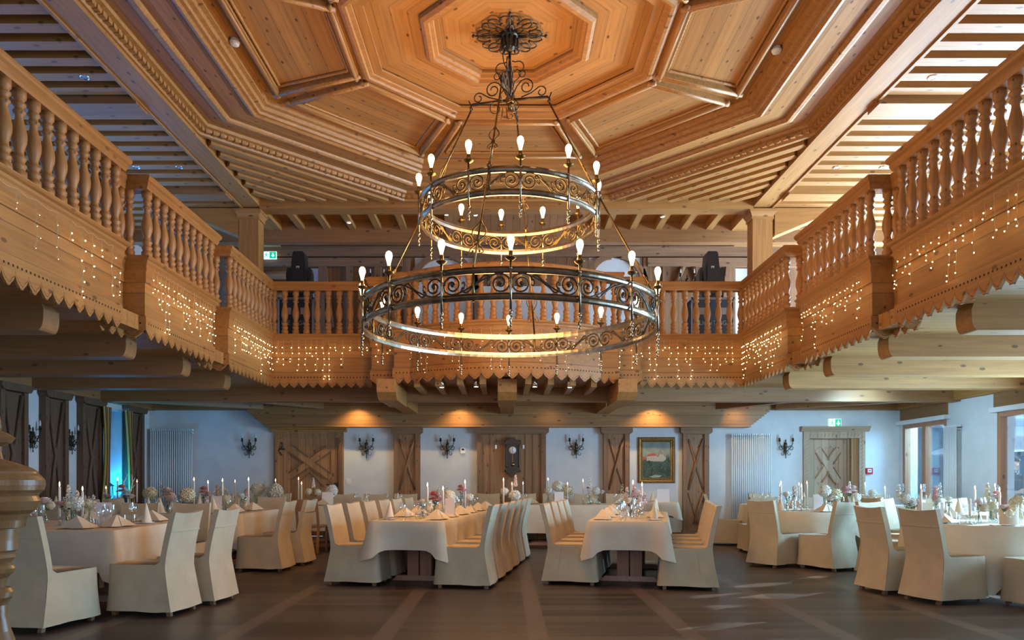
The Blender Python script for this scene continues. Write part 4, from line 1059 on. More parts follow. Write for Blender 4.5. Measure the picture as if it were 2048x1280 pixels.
for (x, y, s) in ((-3.2, 8.86, 'left'), (3.26, 9.02, 'right')):
    o = thing('smoke_detector', 'round white smoke detector on the octagonal ceiling, %s of the chandelier' % s, 'smoke detector', (x, y, 6.44)); M().lathe([(.02, -.075), (.05, -.07), (.06, -.045), (.06, -.03)], n=16).build('sensor', white_p, o); M().lathe([(.045, -.03), (.05, -.022), (.05, 0)], n=16).build('base', white_p, o)
def downlight(x, y, z, label, group, r=.05, mt=None):
    o = thing('downlight', label, 'ceiling light', (x, y, z), group=group); M().lathe([(r, 0), (r, -.008), (r*.75, -.010), (r*.7, -.002)], n=16, cap=False).build('ring', chrome, o); M().lathe([(.001, -.003), (r*.7, -.003), (r*.7, -.001)], n=12).build('lens', mt or spot_m, o)
    return o
spot_blue = mat('downlight_blue_reflection', (.25, .5, .75), .1); spot_pale = mat('downlight_pale', (1, 1, .95), .3, emit=(1, .95, .85), es=1.5)  # blue reflection on the unlit left lenses is put into their colour
for x in (-5.79, -5.12):
    for y in (9.13, 11.77): downlight(x, y, 6.134, 'unlit chrome spotlight in the left gallery ceiling', 'spotlights in the left gallery ceiling', .06, spot_blue)
for x in (5.2, 5.92):
    for y in (9.13, 11.77): downlight(x, y, 6.134, 'chrome spotlight in the right gallery ceiling', 'spotlights in the right gallery ceiling', .06, spot_pale)
for px, py in ((688, 426), (698, 446), (893, 430), (951, 431), (1325, 434)):
    Y = 1500*(6.13-1.25)/(957-py); downlight((px-1011)/1500*Y, Y, 6.135, 'small spotlight under the rear gallery ceiling', 'spotlights over the rear gallery')
for k, (px, e) in enumerate(((711, 30), (919, 26), (1101, 3), (1310, 36), (1478, 9))):
    x = (px-1011)/1500*15.62
    fo = M().lathe([(.001, -.002), (.06, -.002), (.06, .06), (.05, .07)], n=14).build('downlight', chrome); fo.location = (x, 15.62, 2.88)
    tag(fo, ('round downlight near the top of the boards above the brown door', 'round downlight above the clock panel, left', 'dimmer round downlight above the clock panel, right', 'round downlight above the painting', 'round downlight above the right radiator')[k], 'ceiling light')
    M().lathe([(.001, -.006), (.05, -.006), (.05, -.003)], n=12).build('lens', spot_m, fo)
    l = lamp('SPOT', 'lintel_spot', (x, 15.63, 2.86), e*2.2, (1, .68, .28), spot_size=2.3, spot_blend=.7, shadow_soft_size=.03)
for px, z, s in ((883, 2.79, 'outer left'), (952, 2.80, 'inner left'), (1070, 2.80, 'inner right'), (1140, 2.79, 'outer right')):
    x = (px-1011)/1500*12.6; fo = M().lathe([(.001, -.002), (.042, -.002), (.042, .08), (.04, .155)], n=14).build('downlight', chrome); fo.location = (x, 12.66, z)
    tag(fo, 'round downlight under the bowed back balcony, %s' % s, 'ceiling light', 'downlights under the bow'); M().lathe([(.001, -.006), (.035, -.006), (.035, -.003)], n=12).build('lens', spot_m, fo)
# ---- curtains, lantern at the left window
def curtain(y0, y1, lean, label):
    m = M(); cols = [mat('curtain_gold', (.42, .34, .08), .9), mat('curtain_red', (.20, .012, .018), .9), mat('curtain_navy', (.03, .05, .06), .9)]
    n = 48; rows = 14; i0 = None; P = []
    for j in range(rows+1):
        v = j/rows; z = 2.6-1.95*v
        for i in range(n+1):
            u = i/n; yy = y0+(y1-y0)*(.5+(u-.5)*(1-.45*math.sin(PI*min(1, v*1.1))))+lean*v*v
            P.append((XL+.19+.03*math.sin(u*2*PI*6)+.02*v, yy, z))
    i0 = m.av(P); m.smooth = True
    for j in range(rows):
        for i in range(n):
            u = i/n; m.cur = 0 if (u*4) % 1 < .38 else 1 if (u*4) % 1 < .72 else 2
            if m.cur == 0 and j % 2: m.cur = 0
            a = i0+j*(n+1)+i; m.af(a, a+1, a+n+2, a+n+1)
    o = m.build('curtain', cols); tag(o, label, 'curtain'); return o
curtain(14.8, 15.12, .15, 'gold, red and dark striped curtain drawn back on the far side of the blue window')
curtain(14.0, 14.28, -.1, 'dark striped curtain drawn back on the near side of the blue window')
ln = thing('lantern', 'dark metal lantern on the blue-lit window sill', 'lantern', (XL-.1, 14.66, .8))
m = M().box(-.09, .09, -.09, .09, 0, .03)
for sx in (-1, 1):
    for sy in (-1, 1): m.box(sx*.08-.008, sx*.08+.008, sy*.08-.008, sy*.08+.008, .03, .3)
m.build('cage', iron, ln); M().frustum(-.11, .11, -.11, .11, .3, -.03, .03, -.03, .03, .39).box(-.03, .03, -.03, .03, .39, .43).frustum(-.04, .04, -.04, .04, .43, -.005, .005, -.005, .005, .47).build('roof', iron, ln); M().box(-.075, .075, -.075, .075, .03, .3).build('pane', glass, ln)
# saturated blue uplight standing in the window niche
o = lamp('AREA', 'blue_niche_light', (XL-.15, 14.6, .86), 70, (.0, .42, 1), shape='RECTANGLE', size=.2, size_y=.6); aim(o, (XL-.12, 14.6, 3))
o = lamp('SPOT', 'blue_stage_light', (-5.1, 14.9, 3.3), 60, (.0, .45, 1), spot_size=.5, spot_blend=.5, shadow_soft_size=.05); aim(o, (-5.0, 15.9, 6.0))
# ---- gallery: flight cases and moving-head lights
alu = mat('aluminium_edge', (.45, .45, .46), .35, 1)
def textpart(txt, size, loc, mt, parent, name='lettering'):
    cu = bpy.data.curves.new(name, 'FONT'); cu.body = txt; cu.size = size; cu.extrude = .001; cu.align_x = 'CENTER'
    cu.materials.append(mt); tmp = bpy.data.objects.new(name, cu); me = bpy.data.meshes.new_from_object(tmp); bpy.data.objects.remove(tmp); me.name = name
    return link(name, me, parent, loc, rot=(PI/2, 0, 0))
for (cx, w, s, txt) in ((-3.82, .62, 'left', 'ELE  LIGHT'), (3.78, .76, 'right', 'LIGHTING')):
    t = thing('flight_case', 'black flight case with metal edges behind the %s part of the back balcony rail' % s, 'flight case', (cx, 13.95, ZG1))
    M().box(-w/2, w/2, -.28, .28, .08, 1.42).build('case', blackm, t)
    e = M()
    for x in (-w/2, w/2):
        for y in (-.28, .28): e.box(x-.015, x+.015, y-.015, y+.015, .08, 1.43)
        e.box(x-.015, x+.015, -.295, .295, 1.40, 1.43)
    for z in (.09, .70, 1.41): e.box(-w/2, w/2, -.295, -.28, z-.02, z+.02)
    e.build('edge_profile', alu, t)
    for k, x in enumerate((-w/4, w/4)):
        for z in (.62, 1.18):
            M().box(x-.07, x+.07, -.292, -.281, z-.06, z+.06).build('butterfly_latch', alu, t)
    for x in (-w/2+.08, w/2-.08): M().box(x-.04, x+.04, -.06, .06, 0, .08).build('caster', black_p, t)
    textpart(txt, .11, (0, -.283, .93), alu, t)
    if s == 'right':
        M().box(-w/2+.06, -w/2+.14, -.284, -.281, .94, 1.02).build('emblem', mat('emblem_green', (.15, .4, .1)), t)
    # light on top
    px_ = 600 if s == 'left' else 1421
    hx = (px_-1011)/1500*13.95
    h = thing('moving_head_light', 'black moving-head stage light on the %s flight case, above the back balcony rail' % s, 'stage light', (hx, 13.95, ZG1+1.43))
    M().box(-.20, .20, -.15, .15, 0, .16).build('base', black_p, h)
    y_ = M()
    for sx in (-1, 1): y_.prism([(sx*.17, .16), (sx*.235, .16), (sx*.235, .50), (sx*.21, .60), (sx*.17, .60)], -.09, .09, ax=1)
    y_.box(-.17, .17, -.09, .09, .16, .21)
    y_.build('yoke', black_p, h)
    hd = M(); hd.prism([(-.155, .30), (-.165, .45), (-.13, .62), (-.105, .86), (-.08, .89), (.08, .89), (.105, .86), (.13, .62), (.165, .45), (.155, .30), (.10, .255), (-.10, .255)], -.13, .13, ax=1)
    hd.prism([(-.10, .34), (-.10, .62), (-.07, .66), (.07, .66), (.10, .62), (.10, .34)], -.15, -.13, ax=1)
    hd.build('lamp_head', black_p, h)
    textpart('P9', .06, (0, -.152, .57), china, h, 'emblem')
o = M().lathe([(.001, -.03), (.06, -.03), (.06, .0)], n=14).build('alarm_bell', redm); o.rotation_euler = (-PI/2, 0, 0); o.location = (wp(692, 0)[0], YB-.0, wp(0, 524)[1]); tag(o, 'round red alarm bell on the upper gallery wall', 'alarm bell')
# ================================================================ TABLES AND CHAIRS
SCH = .93
def chair_parts():
    def yb(z): return -.27-.105*max(0, (z-.45)/.5)**1.3-.085*max(0, (.45-z)/.45)**1.2
    def hw(z): return .235-.006*max(0, (z-.45)/.5)+.03*max(0, (.42-z)/.42)
    back = M(); back.smooth = True
    prof = []
    def outer(u, v):       # back face, u across, v height
        z = .045+(.945-.045)*v; x = (u-.5)*2*hw(z); c = 1-(2*u-1)**2
        return (x, yb(z)-.01*c+.008*math.sin(u*9+v*5)*(1-v)*.8, z-(.018*c if v > .97 else 0))
    back.grid(outer, 8, 14)
    def inner(u, v):
        z = .40+(.945-.40)*v; x = (u-.5)*2*hw(z); c = 1-(2*u-1)**2
        return (x, yb(z)+.055-.008*c, z-(.018*c if v > .97 else 0))
    back.grid(inner, 8, 8)
    back.smooth = False
    def side(s):
        return lambda u, v: (s*hw(.045+.9*v), yb(.045+.9*v)+(.055+(.10 if v < .5 else 0)+.06*max(0, .45-v))*u, .045+.9*v)
    back.smooth = True
    for s in (-1, 1): back.grid(side(s), 1, 14)
    back.smooth = False
    back.grid(lambda u, v: ((u-.5)*2*hw(.945), yb(.945)-.01*(1-(2*u-1)**2)+(.055+.002*(1-(2*u-1)**2))*v, .945-.018*(1-(2*u-1)**2)), 8, 1)
    # folded band under the top edge
    back.smooth = True
    back.grid(lambda u, v: ((u-.5)*2*(hw(.8)+.003), yb(.76+.02*v)-.004-.01*(1-(2*u-1)**2)-.002*math.sin(v*PI), .76+.02*v), 8, 3)
    seat = M(); seat.smooth = True
    per = []
    w, f, b = .235, .30, -.25
    rc = .05
    cor = [(w, b, 0), (w, f, 0), (-w, f, 0), (-w, b, 0)]
    for s in range(7): per.append((w, b+(f-rc-b)*s/6, 1, 0))
    for a in (.5, 1): per.append((w-rc+rc*math.cos(a*PI/2*.99), f-rc+rc*math.sin(a*PI/2*.99), math.cos(a*PI/2), math.sin(a*PI/2)))
    for s in range(1, 6): per.append((w-rc-(2*w-2*rc)*s/6, f, 0, 1))
    for a in (0, .5, 1): per.append((-w+rc-rc*math.sin(a*PI/2), f-rc+rc*math.cos(a*PI/2), -math.sin(a*PI/2), math.cos(a*PI/2)))
    for s in range(1, 7): per.append((-w, f-rc+(b-f+rc)*s/6, -1, 0))
    n = len(per)
    def skirt(u, v):
        i = round(u*(n-1)); x, y, nx, ny = per[i]; z = .455-.41*v; fl = .028*v*v+.006*math.sin(i*1.9)*v
        return (x+nx*fl, y+ny*fl, z+.004*math.sin(i*.8)*v)
    seat.grid(skirt, n-1, 7)
    i0 = seat.av([(x*.97, y, .468+.0*x) for x, y, _, _ in per]); i1 = seat.av([(x, y, .455) for x, y, _, _ in per])
    for k in range(n-1): seat.af(i0+k, i0+k+1, i1+k+1, i1+k)
    seat.af(*[i0+k for k in range(n)])
    legs = [(-.19, -.29), (.19, -.29), (-.19, .25), (.19, .25)]
    return back.data('back_cover', cover_m), seat.data('seat_cover', cover_m), [M().frustum(x-.02, x+.02, y-.02, y+.02, 0, x-.024, x+.024, y-.024 if y > 0 else y+.03, y+.024 if y > 0 else y+.078, .30).data('leg', leg_m) for x, y in legs]
cb_me, cs_me, cl_me = chair_parts()
ch0 = None
nchair = 0
def chair(x, y, deg, label, group=None):
    """deg: facing direction measured from +y clockwise"""
    global ch0, nchair; nchair += 1; rz = -math.radians(deg)
    if ch0 is None:
        ch0 = thing('dining_chair', label, 'chair', (x, y, 0), rz, group)
        link('back_cover', cb_me, ch0); link('seat_cover', cs_me, ch0)
        for l in cl_me: link('leg', l, ch0)
        return ch0
    o = dup(ch0, (x, y, 0), rz, label, group)
    if group is None and 'group' in o: del o['group']
    return o
TZ = .76
def rect_table(cx, cy, w, l, deg, label, cloth_label, drop=.36, ped=True, seed=1):
    rz = -math.radians(deg); r = random.Random(seed)
    t = thing('dining_table', label, 'table', (cx, cy, 0), rz)
    M().box(-w/2+.02, w/2-.02, -l/2+.02, l/2-.02, TZ-.045, TZ-.008).build('tabletop', tbl_m, t)
    for y in (-l/2+.62, l/2-.62):
        M().box(-.15, -.008, y-.05, y+.05, .06, TZ-.05).box(.008, .15, y-.05, y+.05, .06, TZ-.05).build('pedestal', tbl_m, t)
        M().frustum(-w*.40, w*.40, y-.06, y+.06, 0, -w*.33, w*.33, y-.05, y+.05, .06).build('foot', tbl_m, t)
    M().box(-.03, .03, -l/2+.67, l/2-.67, .28, .36).build('stretcher', tbl_m, t)
    # cloth: perimeter walk with rounded corners falling in points
    m = M(); m.smooth = True; P = []; hw_, hl = w/2, l/2; step = .06
    def side(p0, p1, nx, ny):
        L = math.hypot(p1[0]-p0[0], p1[1]-p0[1]); n = max(4, int(L/step))
        for k in range(n):
            u = k/n; x = p0[0]+(p1[0]-p0[0])*u; y = p0[1]+(p1[1]-p0[1])*u; e = min(u, 1-u)*L
            P.append((x, y, nx, ny, e))
    cs = [(-hw_, -hl), (hw_, -hl), (hw_, hl), (-hw_, hl)]; ns = [(0, -1), (1, 0), (0, 1), (-1, 0)]
    for k in range(4):
        side(cs[k], cs[(k+1) % 4], *ns[k])
    n = len(P); rows = 7; ph = r.uniform(0, 6)
    idx0 = m.av([(x, y, TZ+.001) for x, y, *_ in P])
    prev = idx0
    for j in range(1, rows+1):
        v = j/rows; pts = []
        for i, (x, y, nx, ny, e) in enumerate(P):
            corner = e < 1e-6; k = math.exp(-(e/.10)**2) if True else 0
            if corner:
                pn = P[i-1]; dx, dy = (nx+pn[2]), (ny+pn[3]); q = math.hypot(dx, dy); dx, dy = dx/q, dy/q
            else:
                # tangent toward the nearest corner, cone-like point
                dx, dy = nx, ny
            dl = drop*(1+.38*k)
            fl = .012+.05*v*k*2.2+.018*v*math.sin(i*.62+ph)+.012*v*math.sin(i*.27+ph*2)
            z = TZ+.001-dl*v if j > 0 else TZ
            if j == 1: z = TZ-.008*1; fl = .008
            pts.append((x+dx*fl, y+dy*fl, z))
        cur = m.av(pts)
        for i in range(n): m.af(prev+i, prev+(i+1) % n, cur+(i+1) % n, cur+i)
        prev = cur
    m.smooth = False; i1 = m.av([(x, y, TZ+.001) for x, y, *_ in P]); m.af(*[i1+k for k in range(n)])
    o = m.build('tablecloth', cloth_m, None, (cx, cy, 0), rz); tag(o, cloth_label, 'tablecloth')
    return t
def round_table(cx, cy, rad, cloth_deg, label, cloth_label, over=.34, seed=1, skirt_rows=8, leg_m_=None):
    t = thing('dining_table', label, 'table', (cx, cy, 0))
    M().lathe([(rad-.03, TZ-.045), (rad-.02, TZ-.03), (rad-.02, TZ-.008)], n=40).build('tabletop', tbl_m, t)
    M().lathe([(.07, .06), (.05, .3), (.06, TZ-.05)], n=12).build('pedestal', tbl_m, t)
    M().bar((-.45, 0, .03), (.45, 0, .03), .08, .06).bar((0, -.45, .03), (0, .45, .03), .08, .06).build('foot', tbl_m, t)
    m = M(); m.smooth = True; n = 120; c = rad+over; r = random.Random(seed); ph = r.uniform(0, 6)
    idx0 = m.av([(rad*math.cos(2*PI*i/n), rad*math.sin(2*PI*i/n), TZ+.001) for i in range(n)]); prev = idx0; rows = 8
    for j in range(1, rows+1):
        v = j/rows; pts = []
        for i in range(n):
            a = 2*PI*i/n; sq = max(abs(math.cos(a)), abs(math.sin(a))); q = (1/sq-1)/.4142
            dl = (c/sq-rad)*.93; dl = min(dl, .70)
            k = q**2.2
            fl = .010+v*(.02+.055*k)+.022*v*math.sin(i*PI/5.5+ph)*(.5+.5*q)+.008*v*math.sin(i*.9)
            # corner cloth folds: pinch the angle towards the point
            am = (a % (PI/2))-PI/4; a2 = a-am*.66*v*k if abs(am) < PI/4 else a
            R_ = rad+fl
            z = TZ+.001-dl*v
            if j == 1: z = TZ-.008; R_ = rad+.007
            pts.append((R_*math.cos(a2), R_*math.sin(a2), z))
        cur = m.av(pts)
        for i in range(n): m.af(prev+i, prev+(i+1) % n, cur+(i+1) % n, cur+i)
        prev = cur
    m.smooth = False; i1 = m.av([(rad*math.cos(2*PI*i/n), rad*math.sin(2*PI*i/n), TZ+.001) for i in range(n)]); m.af(*[i1+k for k in range(n)])
    o = m.build('tablecloth', cloth_m, None, (cx, cy, 0), math.radians(cloth_deg)); tag(o, cloth_label, 'tablecloth')
    return t
# ---- table settings
def glass_prof(kind):
    if kind == 'wine': return [(.036, 0), (.034, .003), (.006, .008), (.004, .03), (.004, .085), (.012, .095), (.034, .12), (.040, .15), (.036, .185), (.030, .21)]
    if kind == 'flute': return [(.032, 0), (.030, .003), (.005, .008), (.004, .08), (.012, .095), (.024, .13), (.026, .18), (.022, .225)]
    return [(.028, 0), (.034, .004), (.037, .05), (.039, .085)]
protos = {}
def proto_mesh(k, mk):
    if k not in protos: protos[k] = mk()
    return protos[k]
def mk_glass(kind):
    return lambda: M().lathe(glass_prof(kind), n=14, cap=False).data({'wine': 'wine_glass', 'flute': 'champagne_glass', 'tumbler': 'water_tumbler'}[kind], glass)
def mk_plate():
    return M().lathe([(.001, .003), (.055, .003), (.075, .012), (.080, .014), (.074, .006), (.05, .0), (.001, 0)], n=24, cap=False).data('side_plate', china)
def mk_napkin_hat():
    m = M(); m.smooth = True; n = 20
    def fn(u, v):
        a = 2*PI*u; r = .062-.006*v; h = .085+.085*abs(math.sin(a))**3
        return (r*math.cos(a)*(1+.25*v*abs(math.sin(a))*0), r*.62*math.sin(a)*(1-.3*v), .015+h*v)
    def fn2(u, v):
        a = 2*PI*u+PI/2; h = .08+.11*abs(math.cos(a*.5))**8
        return (.062*math.cos(a), .045*math.sin(a)*(1-.35*v), .015+h*v)
    # two upstanding points with crossing front flap
    P = []
    m.grid(lambda u, v: (.066*math.cos(2*PI*u), .046*math.sin(2*PI*u), .015+v*(.05+.115*max(0, math.cos(2*PI*u+.25))**2*1.0+.10*max(0, -math.cos(2*PI*u-.1))**2)), 28, 5, wrap=True)
    return m.data('folded_napkin', napkin_m)
def mk_napkin_tent():
    m = M(); w, d, h = .115, .075, .105
    a = m.av([(-w, -d, .012), (w, -d, .012), (w, d, .012), (-w, d, .012), (0, -.008, h), (0, .008, h), (-w*.5, -d*1.02, .012), (.0, -d*1.05, .014)])
    for f in ((0, 1, 4), (1, 2, 5, 4), (2, 3, 5), (3, 0, 4, 5), (3, 2, 1, 0)): m.af(*[a+k for k in f])
    b = m.av([(-.02, -d-.006, .013), (w+.006, -d-.004, .013), (.004, -.014, h*.98), (w*.35, -d-.018, .013)]); m.af(b, b+1, b+2)
    return m.data('folded_napkin', napkin_m)
def mk_napkin_cone():
    m = M(); m.smooth = True
    m.grid(lambda u, v: ((.05*(1-v*.92))*math.cos(2*PI*u)-.01*v, (.038*(1-v*.9))*math.sin(2*PI*u), .014+.17*v+.012*math.sin(2*PI*u)*(1-v)), 14, 5, wrap=True)
    return m.data('folded_napkin', napkin_m)
def mk_cutlery(kind):
    def f():
        m = M()
        if kind == 'knife': m.prism([(-.007, -.10), (.006, -.10), (.007, 0), (.008, .08), (.004, .105), (-.006, .10)], .0, .004)
        elif kind == 'spoon':
            m.prism([(-.006, -.09), (.006, -.09), (.003, .03), (-.003, .03)], .0, .004); m.ball((0, .055, .004), .018, 8, .8, 1.3, .3)
        else:
            m.prism([(-.007, -.10), (.007, -.10), (.003, .03), (-.003, .03)], .0, .004); m.prism([(-.010, .03), (.010, .03), (.011, .055), (-.011, .055)], .0, .004)
            for q in (-.009, -.003, .003, .009): m.box(q-.0015, q+.0015, .055, .095, 0, .003)
        return m.data(kind, silver)
    return f
def put(kind, mk, x, y, z, rz, label, cat, group, scale=None):
    o = link(kind, proto_mesh(kind+mk[0], mk[1]), None, (x, y, z), rz, scale=scale); return tag(o, label, cat, group)
ZT = TZ+.002
NAP = {'hat': mk_napkin_hat, 'tent': mk_napkin_tent, 'cone': mk_napkin_cone}
napk = 0
def setting(x, y, deg, where, nap='tent', glasses=2, cut=True, r=R):
    """place setting for a guest looking along deg (clockwise from +y), plate centre x,y"""
    a = -math.radians(deg); c, s = math.cos(a), math.sin(a)
    def L(u, v): return (x+u*c-v*s, y+u*s+v*c)
    put('side_plate', ('', mk_plate), x, y, ZT, a, 'small white plate under a folded napkin '+where, 'plate', 'plates '+where)
    put('folded_napkin', (nap, NAP[nap]), x, y, ZT-.001, a+r.uniform(-.35, .35), {'hat': 'cream napkin folded as an upright bishop hat ', 'tent': 'cream napkin folded as a low pyramid ', 'cone': 'cream napkin rolled into a tall pointed cone '}[nap]+where, 'napkin', nap+' napkins '+where, scale=(1.3, 1.3, 1.2))
    if cut:
        for kind, u in (('fork', -.15), ('knife', .13), ('spoon', .165)):
            p = L(u, .0); put(kind, ('', mk_cutlery(kind)), p[0], p[1], ZT, a, 'steel %s beside a plate ' % kind+where, 'cutlery', kind+'s '+where)
    pos = [('wine', .13, .19), ('tumbler', .06, .24), ('flute', .19, .25)]
    for kind, u, v in pos[:glasses]:
        p = L(u+r.uniform(-.02, .02), v+r.uniform(-.02, .02)); nm = {'wine': 'wine_glass', 'flute': 'champagne_glass', 'tumbler': 'water_tumbler'}[kind]
        put(nm, ('', mk_glass(kind)), p[0], p[1], ZT, 0, 'clear %s ' % nm.replace('_', ' ')+where, 'glass', nm.replace('_', ' ')+'s '+where)
# candles
def candle(x, y, top, label, group=None, z0=ZT, low=False):
    t = thing('candlestick', label, 'candle', (x, y, z0), group=group); h = top-z0
    hb = .10 if not low else .03
    M().lathe([(.035, 0), (.036, .004), (.012, .012), (.008, hb-.03), (.013, hb-.02), (.016, hb), (.0125, hb+.004)], n=12).build('holder', glass if low else vase_m, t)
    M().lathe([(.0125, hb-.01), (.0115, h-.035), (.008, h-.028), (.002, h-.026)], n=10).build('candle', wax, t)
    M().lathe([(.001, h-.024), (.006, h-.014), (.0075, h-.004), (.004, h+.012), (.0005, h+.026)], n=8).build('flame', flame_m, t)
    return t
def menu(x, y, deg, label, w=.11, h=.20):
    t = thing('menu_card', label, 'menu card', (x, y, ZT), -math.radians(deg))
    m = M(); m.prism([(-.03, 0), (-.026, 0), (.0, h), (-.003, h)], -w/2, w/2, ax=0); m.prism([(.03, 0), (.026, 0), (.0, h), (.003, h)], -w/2, w/2, ax=0)
    m.build('card', paper, t)
    k = M()
    for j in range(5): k.bar((-.025+.004*j, -.031+.03*(.10+.016*j)/h+.0, .08+.016*j), (.025-.004*j, -.031+.03*(.10+.016*j)/h, .08+.016*j), .004, .002)
    k.build('print', mat('rose_print', (.5, .3, .3)) if 'rose_print' not in bpy.data.materials else bpy.data.materials['rose_print'], t)
    return t
# flowers
def blossom_ball(c, r, rnd, n=70):
    m = M()
    for k in range(n):
        z = 1-2*(k+.5)/n; a = k*2.399963; rr = math.sqrt(1-z*z); d = Vector((rr*math.cos(a), rr*math.sin(a), z))
        p = Vector(c)+d*r*rnd.uniform(.72, 1.0); t1 = d.orthogonal().normalized(); t1.rotate(Matrix.Rotation(rnd.uniform(0, 6), 3, d)); t2 = d.cross(t1); s = r*.30
        for q in range(4):
            u = t1*math.cos(q*PI/2)+t2*math.sin(q*PI/2); w = t1*math.cos(q*PI/2+PI/2)+t2*math.sin(q*PI/2+PI/2)
            i = m.av([p, p+(u*.9-w*.45)*s+d*s*.2, p+u*s*1.25+d*s*.1, p+(u*.9+w*.45)*s+d*s*.2]); m.af(i, i+1, i+2, i+3)
    m.ball(c, r*.66, 8)
    return m
def rose(c, r, rnd):
    m = M(); m.smooth = True
    for ring, (rr, h, n, op) in enumerate(((.25, .55, 3, .05), (.5, .6, 4, .2), (.78, .5, 5, .5), (1.0, .3, 6, .9))):
        for k in range(n):
            a = 2*PI*k/n+ring*.7+rnd.uniform(-.1, .1); wd = 2*PI/n*.72
            m.grid(lambda u, v: (c[0]+r*(rr*(.35+.65*v)+op*.18*v*v)*math.cos(a+(u-.5)*wd*2*(1-.3*v*v)), c[1]+r*(rr*(.35+.65*v)+op*.18*v*v)*math.sin(a+(u-.5)*wd*2*(1-.3*v*v)), c[2]-r*.5+r*(h+.6)*v-r*op*.35*v*v*(abs(u-.5)*1.2+.3)), 4, 4)
    return m
def dahlia(c, r, rnd):
    m = M()
    for ring in range(7):
        n = 8+ring*2; el = 1.35-ring*.30
        for k in range(n):
            a = 2*PI*k/n+ring*.4; d = Vector((math.cos(a)*math.cos(el), math.sin(a)*math.cos(el), math.sin(el))); t = Vector((-math.sin(a), math.cos(a), 0)); L = r*(.75+.07*ring)*rnd.uniform(.9, 1.05)
            p = Vector(c); i = m.av([p+d*L*.25, p+d*L*.7+t*r*.16, p+d*L, p+d*L*.7-t*r*.16]); m.af(i, i+1, i+2, i+3)
    return m
def sprig(c, h, rnd, r=.022, n=24):
    m = M()
    for k in range(n):
        v = k/n; a = k*2.4; rad = .028*(1-.6*v); p = Vector((c[0]+rad*math.cos(a), c[1]+rad*math.sin(a), c[2]+h*v)); s = r*(1-.45*v)
        for q in range(5):
            b = 2*PI*q/5+k; d = Vector((math.cos(a), math.sin(a), .3)).normalized(); t1 = d.orthogonal().normalized(); t2 = d.cross(t1)
            u = t1*math.cos(b)+t2*math.sin(b); w = t1*math.cos(b+.9)+t2*math.sin(b+.9); i = m.av([p, p+u*s, p+w*s]); m.af(i, i+1, i+2)
    return m
VP = {'bottle': [(.026, 0), (.030, .01), (.032, .05), (.022, .085), (.012, .10), (.012, .125), (.015, .13)], 'bulb': [(.03, 0), (.045, .02), (.05, .045), (.035, .075), (.014, .09), (.013, .13), (.018, .135)], 'cyl': [(.04, 0), (.042, .01), (.042, .10), (.045, .105)]}
def vase(x, y, label, flowers, kind='bottle', z=ZT, seed=0, group=None):
    """flowers: list of (type, colour, dx, dy, height, size)"""
    rnd = random.Random(seed*7+3); t = thing('flower_vase', label, 'flowers', (x, y, z), rnd.uniform(0, 6)*0, group)
    M().lathe(VP[kind], n=14, cap=False).build('vase', vase_m, t)
    for ty, colr, dx, dy, h, s in flowers:
        if ty != 'sprig': h = .13+(h-.13)*.78
        if ty == 'ball': s *= .92
        st = M(); top = (dx, dy, h); st.tube([(0, 0, .02), (dx*.15, dy*.15, .12), (dx*.6, dy*.6, .12+(h-.12)*.6), top], .0028, 5)
        for q in range(7):
            a = rnd.uniform(0, 6); fq = .35+.09*q; b = Vector((dx*fq, dy*fq, .12+(h-.14)*fq)); e = b+Vector((math.cos(a), math.sin(a), .3))*rnd.uniform(.04, .06); wv = Vector((-math.sin(a), math.cos(a), 0))*.016
            i = st.av([b, (b+e)/2+wv, e, (b+e)/2-wv]); st.af(i, i+1, i+2, i+3)
        so = st.build('stem', green, t)
        if ty == 'ball': b = blossom_ball(top, s, rnd)
        elif ty == 'rose': b = rose(top, s, rnd)
        elif ty == 'dahlia': b = dahlia(top, s, rnd)
        else: b = sprig((dx, dy, h-.15), .17, rnd, s*.55)
        b.build('blossom', petal[colr], t)
    return t
# ================================================================ THE TABLES IN PLACE
def loc_on(c, deg):
    a = math.radians(deg); ca, sa = math.cos(a), math.sin(a)
    return lambda u, v: (c[0]+u*ca+v*sa, c[1]-u*sa+v*ca)
ordn = ['first', 'second', 'third', 'fourth', 'fifth', 'sixth']
# near left table
rect_table(-4.55, 7.92, 1.72, 1.74, 0, 'square wooden table under the cloth at the near left', 'cream cloth with a hanging corner on the near left table', seed=3, drop=.37)
chair(-3.90, 6.42, 12, 'cream covered chair with its back to the camera, nearest on the left beside the turned newel post')
chair(-3.31, 7.04, -82, 'cream covered chair turned sideways at the near right corner of the near left table')
chair(-3.17, 7.66, -84, 'cream covered chair second along the right side of the near left table')
chair(-3.95, 9.12, 180, 'cream covered chair at the far side of the near left table, right one')
chair(-4.65, 9.25, 178, 'cream covered chair at the far side of the near left table, left one')
# second left table
rect_table(-4.5, 11.2, 1.70, 1.75, 0, 'square wooden table under the cloth, second on the left', 'cream cloth on the second table from the left front', seed=5, drop=.37)
chair(-3.30, 10.27, -86, 'golden-lit covered chair on the right side of the second left table, nearer one')
chair(-3.20, 11.02, -86, 'golden-lit covered chair on the right side of the second left table, farther one')
chair(-3.95, 12.35, 180, 'covered chair at the far side of the second left table, right one'); chair(-4.75, 12.4, 180, 'covered chair at the far side of the second left table, left one')
chair(-5.68, 10.85, 90, 'covered chair on the left side of the second left table, nearer one'); chair(-5.68, 11.55, 90, 'covered chair on the left side of the second left table, farther one')
